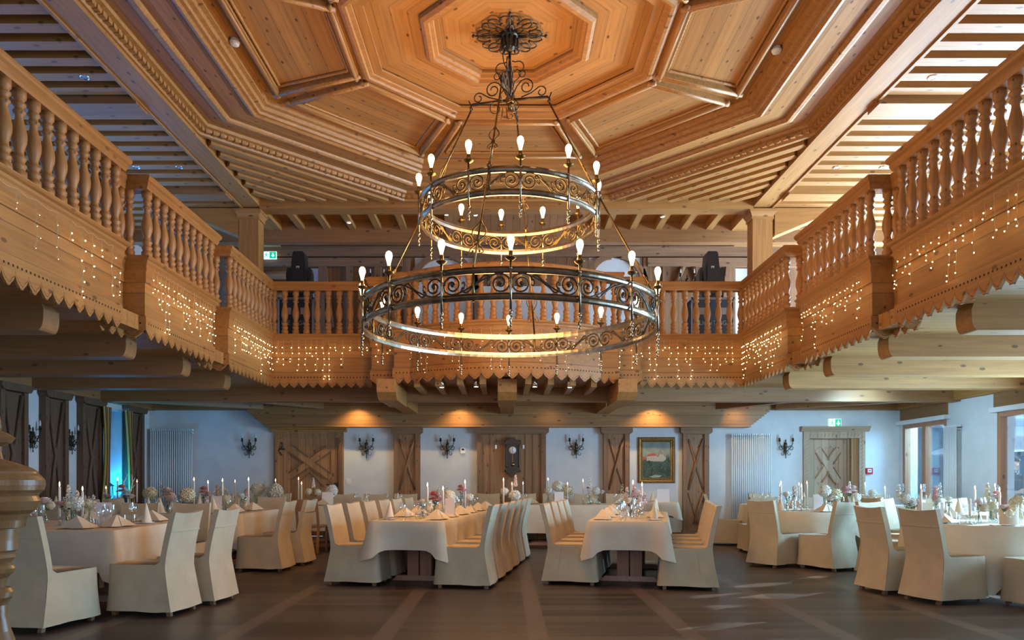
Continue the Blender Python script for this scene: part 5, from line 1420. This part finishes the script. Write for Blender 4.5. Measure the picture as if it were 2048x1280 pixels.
# by the left wall
rect_table(-6.6, 12.0, 1.0, 1.7, 0, 'table by the left wall in front of the blue window', 'cloth on the table by the left wall', seed=6, drop=.37)
chair(-6.92, 10.75, 0, 'covered chair at the near end of the table by the left wall, left one'); chair(-6.3, 10.75, 0, 'covered chair at the near end of the table by the left wall, right one')
rect_table(-5.35, 14.45, 1.9, .95, 0, 'table in front of the radiator in the back left corner', 'white cloth on the table in the back left corner', seed=7)
for k, x in enumerate((-6.0, -5.35, -4.7)): chair(x, 15.3, 180, 'covered chair between the back left corner table and the wall, %s from the left' % ordn[k])
# left of centre, in front of the door
rect_table(-2.95, 13.9, 2.15, 1.0, 0, 'table in front of the panelled brown door', 'white cloth on the table in front of the panelled brown door', drop=.45, seed=8)
chair(-2.62, 12.82, 0, 'tall covered chair with its back to the camera before the panelled door table')
for k, x in enumerate((-3.3, -2.65, -2.03)): chair(x, 14.85, 182, 'white covered chair behind the panelled door table, %s from the left' % ordn[k])
wc = thing('wooden_chair', 'bare wooden chair without a cover in front of the panelled door table', 'chair', (-3.28, 12.75, 0), -math.radians(8))
lw = wood('light_chair_wood', 2, (.36, .20, .10), PD)
M().box(-.21, .21, -.20, .22, .42, .46).build('seat', lw, wc)
for x in (-.18, .18): M().frustum(x-.018, x+.018, .16, .20, 0, x-.02, x+.02, .16, .20, .42).build('leg', lw, wc); M().bar((x, -.24, 0), (x, -.19, .44), .036, .036).bar((x, -.19, .43), (x, -.27, .88), .036, .03).build('leg', lw, wc)
M().box(-.18, .18, -.275, -.255, .70, .90).build('backrest', lw, wc); M().box(-.18, .18, -.21, -.19, .18, .21).box(-.18, .18, .17, .19, .18, .21).build('stretcher', lw, wc)
# long centre tables
C1 = loc_on((-.84, 10.55), 9)
rect_table(-.84, 10.55, .86, 3.9, 9, 'long wooden trestle table left of the centre aisle', 'cream cloth with drooping corners on the long table left of the aisle', seed=1, drop=.335)
for k in range(6):
    v = -1.74+.63*k
    p = C1(.65, v); chair(p[0], p[1], 9-90, 'covered chair on the right side of the long left-hand table, %s from the camera' % ordn[k])
    p = C1(-.65, v+.05); chair(p[0], p[1], 9+90, 'covered chair on the left side of the long left-hand table, %s from the camera' % ordn[k])
C2 = loc_on((1.66, 9.84), 12)
rect_table(1.66, 9.84, .90, 2.6, 12, 'wooden trestle table right of the centre aisle', 'cream cloth with long drooping corners on the table right of the aisle', seed=2, drop=.33)
for k in range(4):
    p = C2(.66, -1.12+.60*k); chair(p[0], p[1], 12-92, 'covered chair on the right side of the table right of the aisle, %s from the camera' % ordn[k])
    p = C2(-.66, -.98+.60*k); chair(p[0], p[1], 12+90, 'covered chair on the left side of the table right of the aisle, %s from the camera' % ordn[k])
# head table at the back and side table
rect_table(1.3, 14.3, 2.3, .95, 0, 'head table at the back below the wall clock', 'long ivory cloth on the head table at the back', drop=.52, seed=4)
for k, x in enumerate((-.35, .4, 1.0, 1.65, 2.3)): chair(x, 15.15, 180, 'white covered chair behind the head table, %s from the left' % ordn[k])
rect_table(3.12, 15.65, .8, .75, 0, 'small side table below the painting', 'ivory cloth on the small side table below the painting', drop=.26, seed=9)
# right hand round tables
def ring(cx, cy, rad, names): pass
round_table(5.47, 8.42, .90, 11, 'large round table at the near right', 'white cloth with a handkerchief point on the large near right table', seed=1)
chair(4.36, 8.36, 80, 'covered chair with its back to the aisle at the near right table, left one'); chair(4.52, 7.72, 72, 'covered chair with its back to the aisle at the near right table, right one')
chair(5.22, 7.22, -12, 'covered chair cut by the right edge of the photo, nearest on the right')
chair(4.95, 9.62, 160, 'covered chair on the far side of the near right table, left one'); chair(5.65, 9.68, 188, 'covered chair on the far side of the near right table, right one')
round_table(4.68, 11.58, .80, 17, 'round table in the middle of the right side', 'white cloth with a hanging point on the middle right round table', seed=2)
chair(3.90, 10.80, 57, 'covered chair with its back to the aisle at the middle right round table'); chair(4.46, 10.42, -26, 'white-lit covered chair with its back to the camera at the middle right round table')
chair(5.55, 10.75, -48, 'covered chair on the right front side of the middle right round table'); chair(5.66, 12.12, -118, 'covered chair on the right side of the middle right round table')
chair(4.28, 12.78, 0, 'covered chair with its back to the camera behind the middle right round table')
round_table(5.3, 14.1, .85, 30, 'round table in front of the pale door', 'white cloth on the round table in front of the pale door', seed=3)
chair(4.15, 14.25, 104, 'covered chair facing right, standing free to the right of the last pilaster'); chair(5.3, 15.3, 180, 'covered chair between the pale-door table and the right radiator'); chair(6.5, 14.2, -90, 'covered chair right of the pale-door table'); chair(5.25, 12.98, 0, 'covered chair before the pale-door table')
round_table(7.2, 13.3, .80, 0, 'round table by the terrace door at the far right', 'white cloth on the round table by the far terrace door', seed=4)
chair(6.8, 12.35, 18, 'covered chair before the far right round table'); chair(7.2, 14.45, 180, 'covered chair behind the far right round table'); chair(6.12, 13.0, 80, 'covered chair left of the far right round table')
round_table(6.95, 10.5, .85, 40, 'round table between the near right table and the terrace doors', 'white cloth on the round table before the terrace doors', seed=5)
chair(7.1, 11.62, 182, 'covered chair behind the table before the terrace doors'); chair(6.15, 11.45, 140, 'covered chair at the back left of the table before the terrace doors'); chair(7.85, 11.35, -135, 'covered chair at the back right of the table before the terrace doors'); chair(6.35, 9.45, 30, 'covered chair at the front left of the table before the terrace doors')
# ---- settings
r2 = random.Random(11)
w_ = 'on the near left table'
for x in (-4.15, -4.85): setting(x, 7.28, 0, w_, 'hat' if x < -4.5 else 'tent', 3); setting(x+.1, 8.6, 180, w_, 'tent', 2)
for y in (7.55, 8.2): setting(-3.92, y, -90, w_, 'tent' if y < 8 else 'cone', 3)
setting(-4.62, 7.30, 0, w_, 'hat', 1, cut=False) if False else None
w_ = 'on the second left table'
for x in (-4.1, -4.85): setting(x, 10.55, 0, w_, 'cone', 2); setting(x, 11.85, 180, w_, 'cone', 2)
for y in (10.75, 11.5): setting(-3.88, y, -90, w_, 'tent', 2); setting(-5.12, y, 90, w_, 'cone', 2)
w_ = 'on the table by the left wall'
for y in (11.5, 12.3): setting(-6.3, y, -90, w_, 'cone', 2, cut=False); setting(-6.9, y, 90, w_, 'cone', 1, cut=False)
w_ = 'on the back left corner table'
for x in (-6.0, -5.35, -4.7): setting(x, 14.7, 180, w_, 'cone', 2, cut=False)
w_ = 'on the table in front of the panelled door'
for x in (-3.3, -2.65, -2.05): setting(x, 14.2, 180, w_, 'cone', 2, cut=False); setting(x, 13.6, 0, w_, 'tent', 2, cut=False)
w_ = 'on the long table left of the aisle'
for k in range(6):
    v = -1.66+.63*k
    p = C1(.29, v); setting(p[0], p[1], 9-90, w_, 'tent', 3); p = C1(-.29, v); setting(p[0], p[1], 9+90, w_, 'cone' if k in (0, 3) else 'tent', 2)
w_ = 'on the table right of the aisle'
for k in range(4):
    v = -1.02+.6*k
    p = C2(.30, v); setting(p[0], p[1], 12-90, w_, 'cone' if k != 1 else 'tent', 3); p = C2(-.30, v); setting(p[0], p[1], 12+90, w_, 'tent', 3)
w_ = 'on the head table at the back'
for x in (.5, 1.1, 1.7, 2.25): setting(x, 14.6, 180, w_, 'tent', 2, cut=False)
setting(3.05, 15.6, 180, 'on the small side table', 'cone', 0, cut=False)
def ring_set(cx, cy, rad, a0, n, w_, naps, g=3, cut=True):
    for k in range(n):
        a = math.radians(a0+360*k/n); x = cx-(rad-.17)*math.sin(a); y = cy-(rad-.17)*math.cos(a)
        setting(x, y, a0+360*k/n, w_, naps[k % len(naps)], g, cut)
ring_set(5.47, 8.42, .90, 22, 7, 'on the large near right table', ['hat', 'tent', 'cone', 'tent', 'cone', 'tent', 'tent'])
ring_set(4.68, 11.58, .80, 0, 6, 'on the middle right round table', ['tent', 'cone'], 3)
ring_set(5.3, 14.1, .85, 10, 5, 'on the pale-door round table', ['tent', 'cone'], 2, False)
ring_set(7.2, 13.3, .80, 20, 5, 'on the far right round table', ['tent', 'cone'], 2, False)
ring_set(6.95, 10.5, .85, 20, 6, 'on the table before the terrace doors', ['tent', 'cone'], 2, False)
# ---- candles  (x, y, flame height)
def X(px, Y): return (px-1011)/1500*Y
def Zh(py, Y): return 1.25+(957-py)/1500*Y
def cset(lst, where):
    n = len(lst)
    for k, (px, py, Y) in enumerate(lst):
        lab = 'lit ivory taper candle %s' % where
        if n > 1: lab += ', %s of its %s from the left' % (ordn[k] if k < 6 else 'last', {2: 'two', 3: 'three', 4: 'four', 5: 'five'}[n])
        candle(X(px, Y), Y, Zh(py, Y), lab)
cset([(73, 982, 7.75), (119, 968, 7.8), (165, 977, 7.95)], 'on the near left table')
cset([(388, 958, 11.2), (416, 964, 11.6), (445, 960, 11.4), (497, 958, 11.0)], 'on the second left table')
cset([(212, 975, 12.3), (235, 958, 12.1), (274, 962, 12.5)], 'on the table by the left wall')
cset([(470, 962, 14.4), (551, 960, 14.4)], 'on the back left corner table')
cset([(599, 957, 13.85), (602, 966, 13.7)] if False else [(597, 957, 13.9), (603, 966, 13.7)], 'on the panelled door table')
cset([(855, 969, 9.35), (886, 976, 9.75), (930, 963, 10.35), (1007, 959, 11.6), (1024, 967, 12.0)], 'on the long table left of the aisle')
cset([(1046, 966, 14.25), (1096, 958, 14.3), (1135, 967, 14.2), (1166, 961, 14.25)], 'on the head table')
cset([(1266, 964, 9.35), (1284, 968, 10.0)], 'on the table right of the aisle')
cset([(1562, 965, 11.35), (1603, 971, 11.3), (1614, 965, 11.6)], 'on the middle right round table')
cset([(1674, 977, 14.0), (1723, 967, 14.1)], 'on the pale-door round table') if False else cset([(1560, 970, 14.0), (1598, 968, 14.1)], 'on the pale-door round table')
cset([(1730, 967, 13.2), (1770, 975, 13.4)], 'on the far right round table')
cset([(1842, 973, 8.35), (1999, 978, 8.3)], 'on the large near right table')
cset([(1950, 975, 10.4), (1990, 970, 10.6)], 'on the table before the terrace doors')
o = candle(X(1940, 8.0), 8.0, Zh(992, 8.0), 'unlit ivory taper candle on the large near right table'); bpy.data.objects.remove([c for c in o.children if c.name.startswith('flame')][0])
# ---- flowers
F = lambda ty, c, dx, dy, h, s: (ty, c, dx, dy, h, s)
def fl(px, Y, lab, fls, kind='bottle', seed=1): return vase(X(px, Y), Y, lab, fls, kind, seed=seed)
w_ = 'on the near left table'
fl(143, 7.95, 'glass vase with tall white and pink sprigs '+w_, [F('sprig', 'white', -.03, 0, .40, .04), F('sprig', 'blush', .05, .02, .34, .045), F('dahlia', 'pink', .02, -.02, .27, .06)], 'cyl', 1)
fl(152, 7.7, 'glass bottle with a big white hydrangea '+w_, [F('ball', 'white', 0, 0, .26, .085)], 'bulb', 2)
fl(133, 7.65, 'small bottle with pink and cream roses '+w_, [F('rose', 'pink', -.05, 0, .25, .05), F('rose', 'cream', .03, -.02, .24, .055)], 'bottle', 3)
fl(178, 7.8, 'small bottle with pale cream blossoms '+w_, [F('ball', 'cream', 0, 0, .25, .06), F('sprig', 'blush', .05, 0, .3, .03)], 'bottle', 4)
fl(90, 8.1, 'small bottle with blush flowers behind the newel post', [F('rose', 'blush', 0, 0, .28, .06), F('ball', 'cream', .05, .02, .22, .05)], 'bottle', 5)
w_ = 'on the second left table'
fl(300, 11.3, 'bottle with a white-green hydrangea '+w_, [F('ball', 'cream', 0, 0, .30, .11)], 'bulb', 6)
fl(335, 11.1, 'bottle with peach dahlias and dark sprigs '+w_, [F('dahlia', 'blush', 0, 0, .32, .12), F('ball', 'blush', .06, -.02, .24, .08), F('sprig', 'white', -.1, 0, .42, .02)], 'bulb', 7)
fl(375, 10.9, 'bottle with a large cream-orange hydrangea '+w_, [F('ball', 'cream', 0, 0, .28, .12)], 'bottle', 8)
fl(407, 11.5, 'vase with coral and pink flowers '+w_, [F('dahlia', 'coral', 0, 0, .36, .09), F('rose', 'pink', .08, .02, .28, .06), F('sprig', 'blush', .04, 0, .26, .04)], 'cyl', 9)
fl(432, 11.2, 'bottle with coral-tipped sprigs '+w_, [F('sprig', 'coral', .02, 0, .40, .03), F('sprig', 'white', -.03, 0, .32, .035)], 'bottle', 10)
fl(452, 10.9, 'bottle with a pale flower head '+w_, [F('ball', 'cream', 0, 0, .2, .08)], 'bottle', 11)
fl(484, 11.3, 'bottle with white and pink roses '+w_, [F('rose', 'white', 0, 0, .24, .07), F('rose', 'pink', .06, .02, .27, .045)], 'bottle', 12)
w_ = 'on the back left corner table'
fl(515, 14.3, 'vase with big white dahlias and a dark sprig '+w_, [F('ball', 'white', 0, 0, .33, .14), F('ball', 'white', -.15, 0, .22, .12), F('sprig', 'blush', .15, 0, .46, .03)], 'cyl', 13)
fl(550, 14.2, 'vase with a wide white hydrangea '+w_, [F('ball', 'white', 0, 0, .27, .17), F('ball', 'white', -.15, 0, .26, .09)], 'bulb', 14)
fl(445, 14.5, 'bottle with white blooms '+w_, [F('ball', 'white', 0, 0, .28, .1)], 'bottle', 15)
w_ = 'on the table by the left wall'
fl(243, 12.0, 'vase with coral and white flowers '+w_, [F('dahlia', 'coral', 0, 0, .38, .10), F('dahlia', 'white', .08, 0, .30, .08), F('rose', 'blush', .14, .02, .22, .06)], 'cyl', 16)
fl(214, 11.8, 'small bottle with pink buds '+w_, [F('rose', 'pink', 0, 0, .24, .04), F('sprig', 'white', -.04, 0, .25, .03)], 'bottle', 17)
an = thing('antler_ornament', 'white branching antler ornament standing on the table by the left wall', 'ornament', (X(256, 12.35), 12.35, ZT))
am_ = M(); am_.lathe([(.05, 0), (.05, .015), (.012, .03), (.012, .2)], n=12); am_.build('stand', white_p, an)
am_ = M()
for s in (-1, 1):
    am_.tube([(0, 0, .2), (s*.05, 0, .3), (s*.07, 0, .42), (s*.03+.03, 0, .56)], [.014, .012, .009, .003], 6); am_.tube([(s*.055, 0, .32), (s*.11, .01, .38)], [.008, .002], 5); am_.tube([(s*.07, 0, .42), (s*.12, 0, .5)], [.008, .002], 5)
am_.build('antler', white_p, an)
w_ = 'on the panelled door table'
fl(627, 13.8, 'vase with a tall blush sprig '+w_, [F('sprig', 'blush', .0, 0, .48, .05), F('ball', 'cream', -.09, 0, .28, .07), F('ball', 'white', .08, 0, .26, .07)], 'bulb', 18)
fl(664, 13.9, 'vase with a white hydrangea '+w_, [F('ball', 'white', 0, 0, .30, .12)], 'bulb', 19)
w_ = 'on the long table left of the aisle'
fl(868, 9.55, 'vase with large coral dahlias '+w_, [F('dahlia', 'coral', 0, 0, .30, .10), F('dahlia', 'pink', .05, .04, .25, .07), F('sprig', 'cream', .06, .0, .38, .02)], 'cyl', 20)
fl(845, 9.1, 'clear bottle with small cream roses '+w_, [F('ball', 'cream', 0, 0, .21, .055), F('rose', 'cream', -.06, 0, .22, .035), F('rose', 'cream', .06, 0, .22, .035)], 'bottle', 21)
fl(896, 9.95, 'vase with a white bloom and dark berries '+w_, [F('ball', 'white', .02, 0, .28, .09), F('sprig', 'blush', -.04, 0, .4, .02)], 'bottle', 22)
fl(921, 10.3, 'tall bottle with coral carnations '+w_, [F('dahlia', 'coral', 0, 0, .42, .07), F('rose', 'pink', .04, 0, .38, .05)], 'bulb', 23)
fl(938, 10.7, 'small bottle with white flowers '+w_, [F('ball', 'white', 0, 0, .24, .065)], 'bottle', 24)
fl(1016, 11.7, 'vase with white flowers and greenery '+w_, [F('ball', 'white', -.05, 0, .33, .07), F('ball', 'white', .1, 0, .25, .10)], 'bulb', 25)
fl(1031, 12.0, 'bottle with a tall peach sprig '+w_, [F('sprig', 'blush', 0, 0, .52, .055)], 'bottle', 26)
w_ = 'on the head table'
fl(1097, 14.1, 'round vase with a white rose '+w_, [F('ball', 'white', 0, 0, .29, .085)], 'bulb', 27)
fl(1116, 14.3, 'vase with a tall white hydrangea '+w_, [F('ball', 'white', 0, 0, .40, .12)], 'bulb', 28)
fl(1135, 14.35, 'vase with a cream hydrangea '+w_, [F('ball', 'cream', 0, 0, .30, .12)], 'cyl', 29)
fl(1180, 14.3, 'vase with a white and red sprig '+w_, [F('sprig', 'white', 0, 0, .48, .05), F('rose', 'coral', -.04, 0, .36, .03)], 'bulb', 30)
fl(1197, 14.1, 'green vase with white and blush roses '+w_, [F('ball', 'white', -.05, 0, .28, .09), F('rose', 'blush', .06, 0, .26, .06)], 'bulb', 31)
w_ = 'on the table right of the aisle'
fl(1262, 9.2, 'vase full of pink-white sprigs '+w_, [F('sprig', 'blush', -.05, 0, .36, .05), F('sprig', 'pink', .04, .02, .40, .05), F('sprig', 'blush', .11, 0, .32, .05), F('sprig', 'white', -.1, .03, .40, .02), F('rose', 'cream', -.05, -.04, .24, .06)], 'cyl', 32)
fl(1278, 9.7, 'vase with white and pink sprigs farther along '+w_, [F('sprig', 'blush', 0, 0, .32, .05), F('sprig', 'pink', .07, 0, .30, .04)], 'bulb', 33)
w_ = 'on the middle right round table'
fl(1573, 11.2, 'bottle with a white rose '+w_, [F('rose', 'white', 0, 0, .28, .07), F('rose', 'blush', .05, 0, .30, .04)], 'bottle', 34)
fl(1588, 11.5, 'bottle with pink-white sprigs '+w_, [F('sprig', 'blush', 0, 0, .38, .04), F('sprig', 'white', .03, 0, .36, .04)], 'bottle', 35)
fl(1650, 11.4, 'vase with tall white hydrangea '+w_, [F('ball', 'white', 0, 0, .34, .10), F('ball', 'cream', .16, 0, .26, .11), F('sprig', 'cream', -.07, 0, .40, .02)], 'cyl', 36)
fl(1660, 11.1, 'bottle with small blush and white roses '+w_, [F('rose', 'blush', 0, 0, .20, .05), F('rose', 'white', .07, 0, .22, .05)], 'bottle', 37)
w_ = 'on the far right round table'
fl(1699, 11.7, 'tall vase of pink lilies on the right edge of the middle right round table', [F('dahlia', 'pink', -.06, 0, .36, .09), F('dahlia', 'blush', .07, .02, .38, .08), F('sprig', 'blush', 0, 0, .42, .05)], 'cyl', 38)
fl(1712, 11.3, 'bottle with white peonies beside the pink lilies', [F('ball', 'white', 0, 0, .22, .08)], 'bottle', 39)
fl(1745, 13.1, 'bottle with a white bloom '+w_, [F('ball', 'white', 0, 0, .26, .08)], 'bottle', 40)
w_ = 'on the large near right table'
fl(1815, 8.6, 'vase with large white peonies and a white sprig '+w_, [F('ball', 'white', -.03, 0, .30, .07), F('ball', 'white', .05, 0, .24, .06), F('sprig', 'white', -.1, 0, .40, .04), F('ball', 'blush', .12, 0, .22, .045)], 'bulb', 41)
fl(1871, 8.7, 'vase with a pink and white flower spike '+w_, [F('sprig', 'pink', 0, 0, .38, .06), F('ball', 'white', .02, 0, .26, .05), F('sprig', 'white', .05, 0, .42, .03)], 'bulb', 42)
fl(1898, 8.6, 'bottle with a white peony '+w_, [F('dahlia', 'white', 0, 0, .26, .07)], 'bottle', 43)
fl(1957, 8.2, 'bottle with faded pink blooms '+w_, [F('ball', 'blush', 0, 0, .24, .05), F('ball', 'cream', .04, -.03, .18, .05)], 'bottle', 44)
fl(1982, 8.4, 'tall vase with wild sprigs and a red-pink flower '+w_, [F('sprig', 'cream', -.04, 0, .42, .045), F('dahlia', 'pink', .06, 0, .36, .06), F('ball', 'cream', -.02, -.03, .2, .06)], 'cyl', 45)
fl(2036, 8.1, 'vase with a large cream hydrangea '+w_, [F('ball', 'cream', 0, 0, .24, .10)], 'cyl', 46)
fl(2005, 7.95, 'small jar with cream and coral blossoms '+w_, [F('rose', 'blush', 0, 0, .2, .04), F('rose', 'coral', .04, 0, .18, .035)], 'cyl', 47)
# ---- menu cards
menu(X(208, 7.75), 7.75, -5, 'pale menu card standing on the near left table', .14, .24)
menu(X(433, 10.6), 10.6, 5, 'pale menu card standing on the second left table', .15, .24)
menu(X(900, 9.4), 9.4, 10, 'pale pink menu card standing on the long table left of the aisle', .12, .24)
menu(X(1118, 14.0), 14.0, 0, 'white menu card standing on the head table', .17, .24)
menu(X(1326, 15.55), 15.55, 0, 'large white card on the small side table below the painting', .26, .27)
menu(X(655, 13.7), 13.7, 3, 'white menu card standing on the panelled door table', .2, .24)
menu(X(1636, 11.6), 11.6, 0, 'white menu card standing on the middle right round table', .15, .24)
menu(X(1878, 8.15), 8.15, 0, 'bright white menu card on the large near right table', .1, .16)

# ================================================================ NEWEL POST IN THE FOREGROUND
prof = [(862, 14), (866, 24), (875, 37), (885, 30), (893, 14), (905, 13), (918, 16), (925, 38), (936, 66), (943, 76), (947, 77), (952, 82), (960, 88), (970, 89), (980, 87), (986, 80), (992, 76), (1002, 81), (1012, 77), (1020, 73), (1028, 62), (1040, 57), (1055, 54), (1057, 42), (1080, 40), (1100, 40), (1104, 36), (1108, 35), (1115, 37), (1122, 32), (1126, 28), (1131, 34), (1137, 37), (1145, 34), (1156, 24), (1174, 20), (1176, 29), (1184, 34), (1194, 33), (1202, 27), (1210, 23), (1235, 24), (1262, 30), (1300, 42), (1360, 52), (1420, 46), (1470, 30), (1490, 26), (1500, 38), (1520, 40), (1540, 30), (1560, 28), (1600, 40), (1620, 44), (1621, 50)]
def flat(m): m.sm = [False]*len(m.f); return m
np_ = thing('newel_post', 'large polished turned wooden newel post in the left foreground', 'newel post', (-1.501, 2.2, 0))
new_m = wood('polished_newel_wood', 2, (.25, .125, .05), (.10, .045, .02), rough=.3, kscale=3)
k_ = 2.2/1500
flat(M().lathe([(r*k_, 1.25-(y-957)*k_) for y, r in prof[::-1] if y < 1610], n=64)).build('turned_shaft', new_m, np_)
M().box(-.085, .085, -.085, .085, 0, .295).build('square_base', new_m, np_)
M().lathe([(.016, 1.385), (.02, 1.40), (.016, 1.43), (.008, 1.46), (.001, 1.47)], n=20).build('finial_tip', new_m, np_)

# ================================================================ TERRACE OUTSIDE
stone = noisy('pale_terrace_stone', (.45, .46, .47), (.38, .39, .41), 2, .8)
struct(M().box(XR+.3, 40, -5, 40, -.12, -.03).build('floor_terrace', stone))
fac = noisy('blue_grey_render', (.13, .30, .42), (.10, .25, .37), 1, .8); glass_d = mat('dark_window', (.04, .12, .2), .1)
b = thing('terrace_building', 'blue-grey building with large windows across the terrace', 'building', (9, 25, 0))
M().box(-.0, 17, 0, 1, 0, 6).build('wall', fac, b)
for k in range(6):
    f = M().box(.6+2.6*k, 2.6+2.6*k, -.06, 0, .6, 3.2).build('window', white_p, b); M().box(.7+2.6*k, 1.57+2.6*k, -.08, -.06, .7, 3.1).box(1.63+2.6*k, 2.5+2.6*k, -.08, -.06, .7, 3.1).build('pane', glass_d, f)
pg = thing('pergola', 'white slatted pergola over the terrace', 'pergola', (9.2, 10, 0))
s = M()
for k in range(16): s.box(0, 6, k*.8, k*.8+.12, 2.75, 2.9)
s.build('slat', white_p, pg)
M().box(5.8, 5.95, -.2, 12.4, 2.6, 2.75).build('beam', white_p, pg)
for y in (5.0, 12.2): M().box(5.8, 5.95, y, y+.15, -.03, 2.6).build('post', white_p, pg)
um = thing('parasol', 'large white parasol on the terrace behind the man', 'parasol', (13.0, 19.0, -.03))
M().tube([(0, 0, 0), (0, 0, 2.6)], .035, 8).build('pole', alu, um)
m = M(); m.octring((0, 0), [(1.9, 1.95), (.05, 2.6), (.05, 2.55), (1.9, 1.90)]); m.build('canopy', mat('white_canvas', (.8, .8, .8), .8), um)
# ---- the man on the terrace
pe = thing('person', 'dark-haired man in black T-shirt outside the right terrace door, looking down at his hands', 'person', (9.12, 13.5, -.03), math.radians(5))
skin = mat('skin', (.52, .33, .25), .55); shirt = noisy('black_tshirt', (.02, .024, .03), (.03, .035, .045), 12, .85); trou = mat('dark_trousers', (.03, .03, .04), .8); hair_m = noisy('dark_hair', (.02, .014, .012), (.05, .035, .03), 60, .6, bump=.6)
K = .955
def sc(p): return tuple(c*K for c in p)
bd = M()
bd.ball((0, -.035, 1.60), .095, 20, .86, 1.05, 1.25); bd.ball((0, -.075, 1.53), .055, 14, .9, .9, .8)   # skull, jaw
bd.tube([(0, .0, 1.40), (0, -.01, 1.47), (0, -.03, 1.55)], [.062, .055, .06], 12)
bd.tube([(0, -.128, 1.615), (0, -.148, 1.585), (0, -.135, 1.572)], [.010, .016, .012], 8)      # nose
bd.ball((0, -.125, 1.545), .02, 10, 1.3, .5, .4); bd.ball((0, -.12, 1.532), .02, 10, 1.1, .6, .5)
for s in (-1, 1):
    bd.ball((s*.082, -.025, 1.595), .028, 10, .35, .7, 1.1); bd.tube([(s*.015, -.125, 1.635), (s*.055, -.112, 1.64)], .008, 6)
    bd.tube([(s*.17, .0, 1.36), (s*.205, .01, 1.25), (s*.225, .0, 1.10)], [.058, .052, .044], 12)
    bd.tube([(s*.225, .0, 1.10), (s*.17, -.13, 1.06), (s*.075, -.235, 1.09)], [.043, .040, .028], 12)
    h0 = Vector((s*.075, -.235, 1.09)); d = Vector((-s*.45, -.8, .12)).normalized(); up = Vector((0, .1, 1)).normalized(); sd = d.cross(up).normalized()
    bd.tube([h0-d*.01, h0+d*.04, h0+d*.085], [.026, .032, .030], 10)
    for q, (o_, L) in enumerate(((-.027, .066), (-.009, .076), (.009, .072), (.026, .056))):
        b0 = h0+d*.08+up*o_*1.0; bd.tube([b0, b0+d*L*.5-sd*s*.004, b0+d*L*.8-sd*s*.022*-1, b0+d*L*.85-sd*s*.045*-1], [.0095, .009, .0085, .007], 8)
    t0 = h0+d*.03+up*.026; bd.tube([t0, t0+d*.03+up*.018, t0+d*.06+up*.022], [.011, .010, .008], 8)
bd.v = [sc(p) for p in bd.v]
bo = bd.build('body', skin, pe); rm = bo.modifiers.new('remesh', 'REMESH'); rm.mode = 'VOXEL'; rm.voxel_size = .0065; rm.use_smooth_shade = True
smm = bo.modifiers.new('smooth', 'SMOOTH'); smm.factor = .5; smm.iterations = 3
tm = M()
tm.smooth = True
secs = [(.86, .155, .105), (.95, .155, .105), (1.08, .165, .11), (1.22, .185, .12), (1.32, .19, .115), (1.39, .15, .095), (1.43, .09, .075), (1.45, .07, .065)]
i = tm.av([(a*math.cos(t), .005+b2*math.sin(t), z) for z, a, b2 in secs for t in [2*PI*k/24 for k in range(24)]])
for j in range(len(secs)-1):
    for k in range(24): tm.af(i+j*24+k, i+j*24+(k+1) % 24, i+(j+1)*24+(k+1) % 24, i+(j+1)*24+k)
tm.smooth = False; tm.af(*[i+k for k in range(24)][::-1]); tm.af(*[i+7*24+k for k in range(24)])
for s in (-1, 1): tm.tube([(s*.12, .0, 1.385), (s*.175, .0, 1.36), (s*.208, .01, 1.25), (s*.222, .008, 1.16)], [.06, .072, .066, .064], 14)
tm.v = [sc(p) for p in tm.v]
to = tm.build('t_shirt', shirt, pe); rm = to.modifiers.new('remesh', 'REMESH'); rm.mode = 'VOXEL'; rm.voxel_size = .010; rm.use_smooth_shade = True
tr = M()
for s in (-1, 1): tr.tube([(s*.075, .01, .92), (s*.09, .0, .75), (s*.09, -.01, .48), (s*.09, .015, .08)], [.10, .092, .066, .055], 14)
tr.tube([(0, .01, .99), (0, .01, .84)], [.135, .14], 16); tr.v = [sc(p) for p in tr.v]; tro = tr.build('trousers', trou, pe)
rm = tro.modifiers.new('remesh', 'REMESH'); rm.mode = 'VOXEL'; rm.voxel_size = .014; rm.use_smooth_shade = True
for s in (-1, 1):
    sh = M(); sh.ball((s*.09, -.05, .045), .05, 12, .95, 2.4, .9); sh.v = [sc(p) for p in sh.v]; sh.build('shoe', blackm, pe)
hr = M(); rr_ = random.Random(5)
for k in range(110):
    z = rr_.uniform(-.15, 1); a = rr_.uniform(0, 2*PI); q = math.sqrt(max(0, 1-z*z)); y = math.sin(a)*q
    if z < .35 and y < -.2: continue
    hr.ball((.088*q*math.cos(a), -.025+.108*y, 1.635+.10*z), rr_.uniform(.022, .034), 8)
hr.v = [sc(p) for p in hr.v]; hr.build('hair', hair_m, pe)
em = M()
for s in (-1, 1): em.ball((s*.034, -.118, 1.612), .012, 8, 1.2, .6, .5)
em.v = [sc(p) for p in em.v]; em.build('eye', mat('closed_eye', (.18, .1, .07), .5), pe)
nk = M(); nk.tube([(.075*math.cos(t), -.01+.085*math.sin(t), 1.435-.02*max(0, -math.sin(t))) for t in [2*PI*k/24 for k in range(24)]], .004, 5, closed=True); nk.v = [sc(p) for p in nk.v]; nk.build('necklace', chrome, pe)
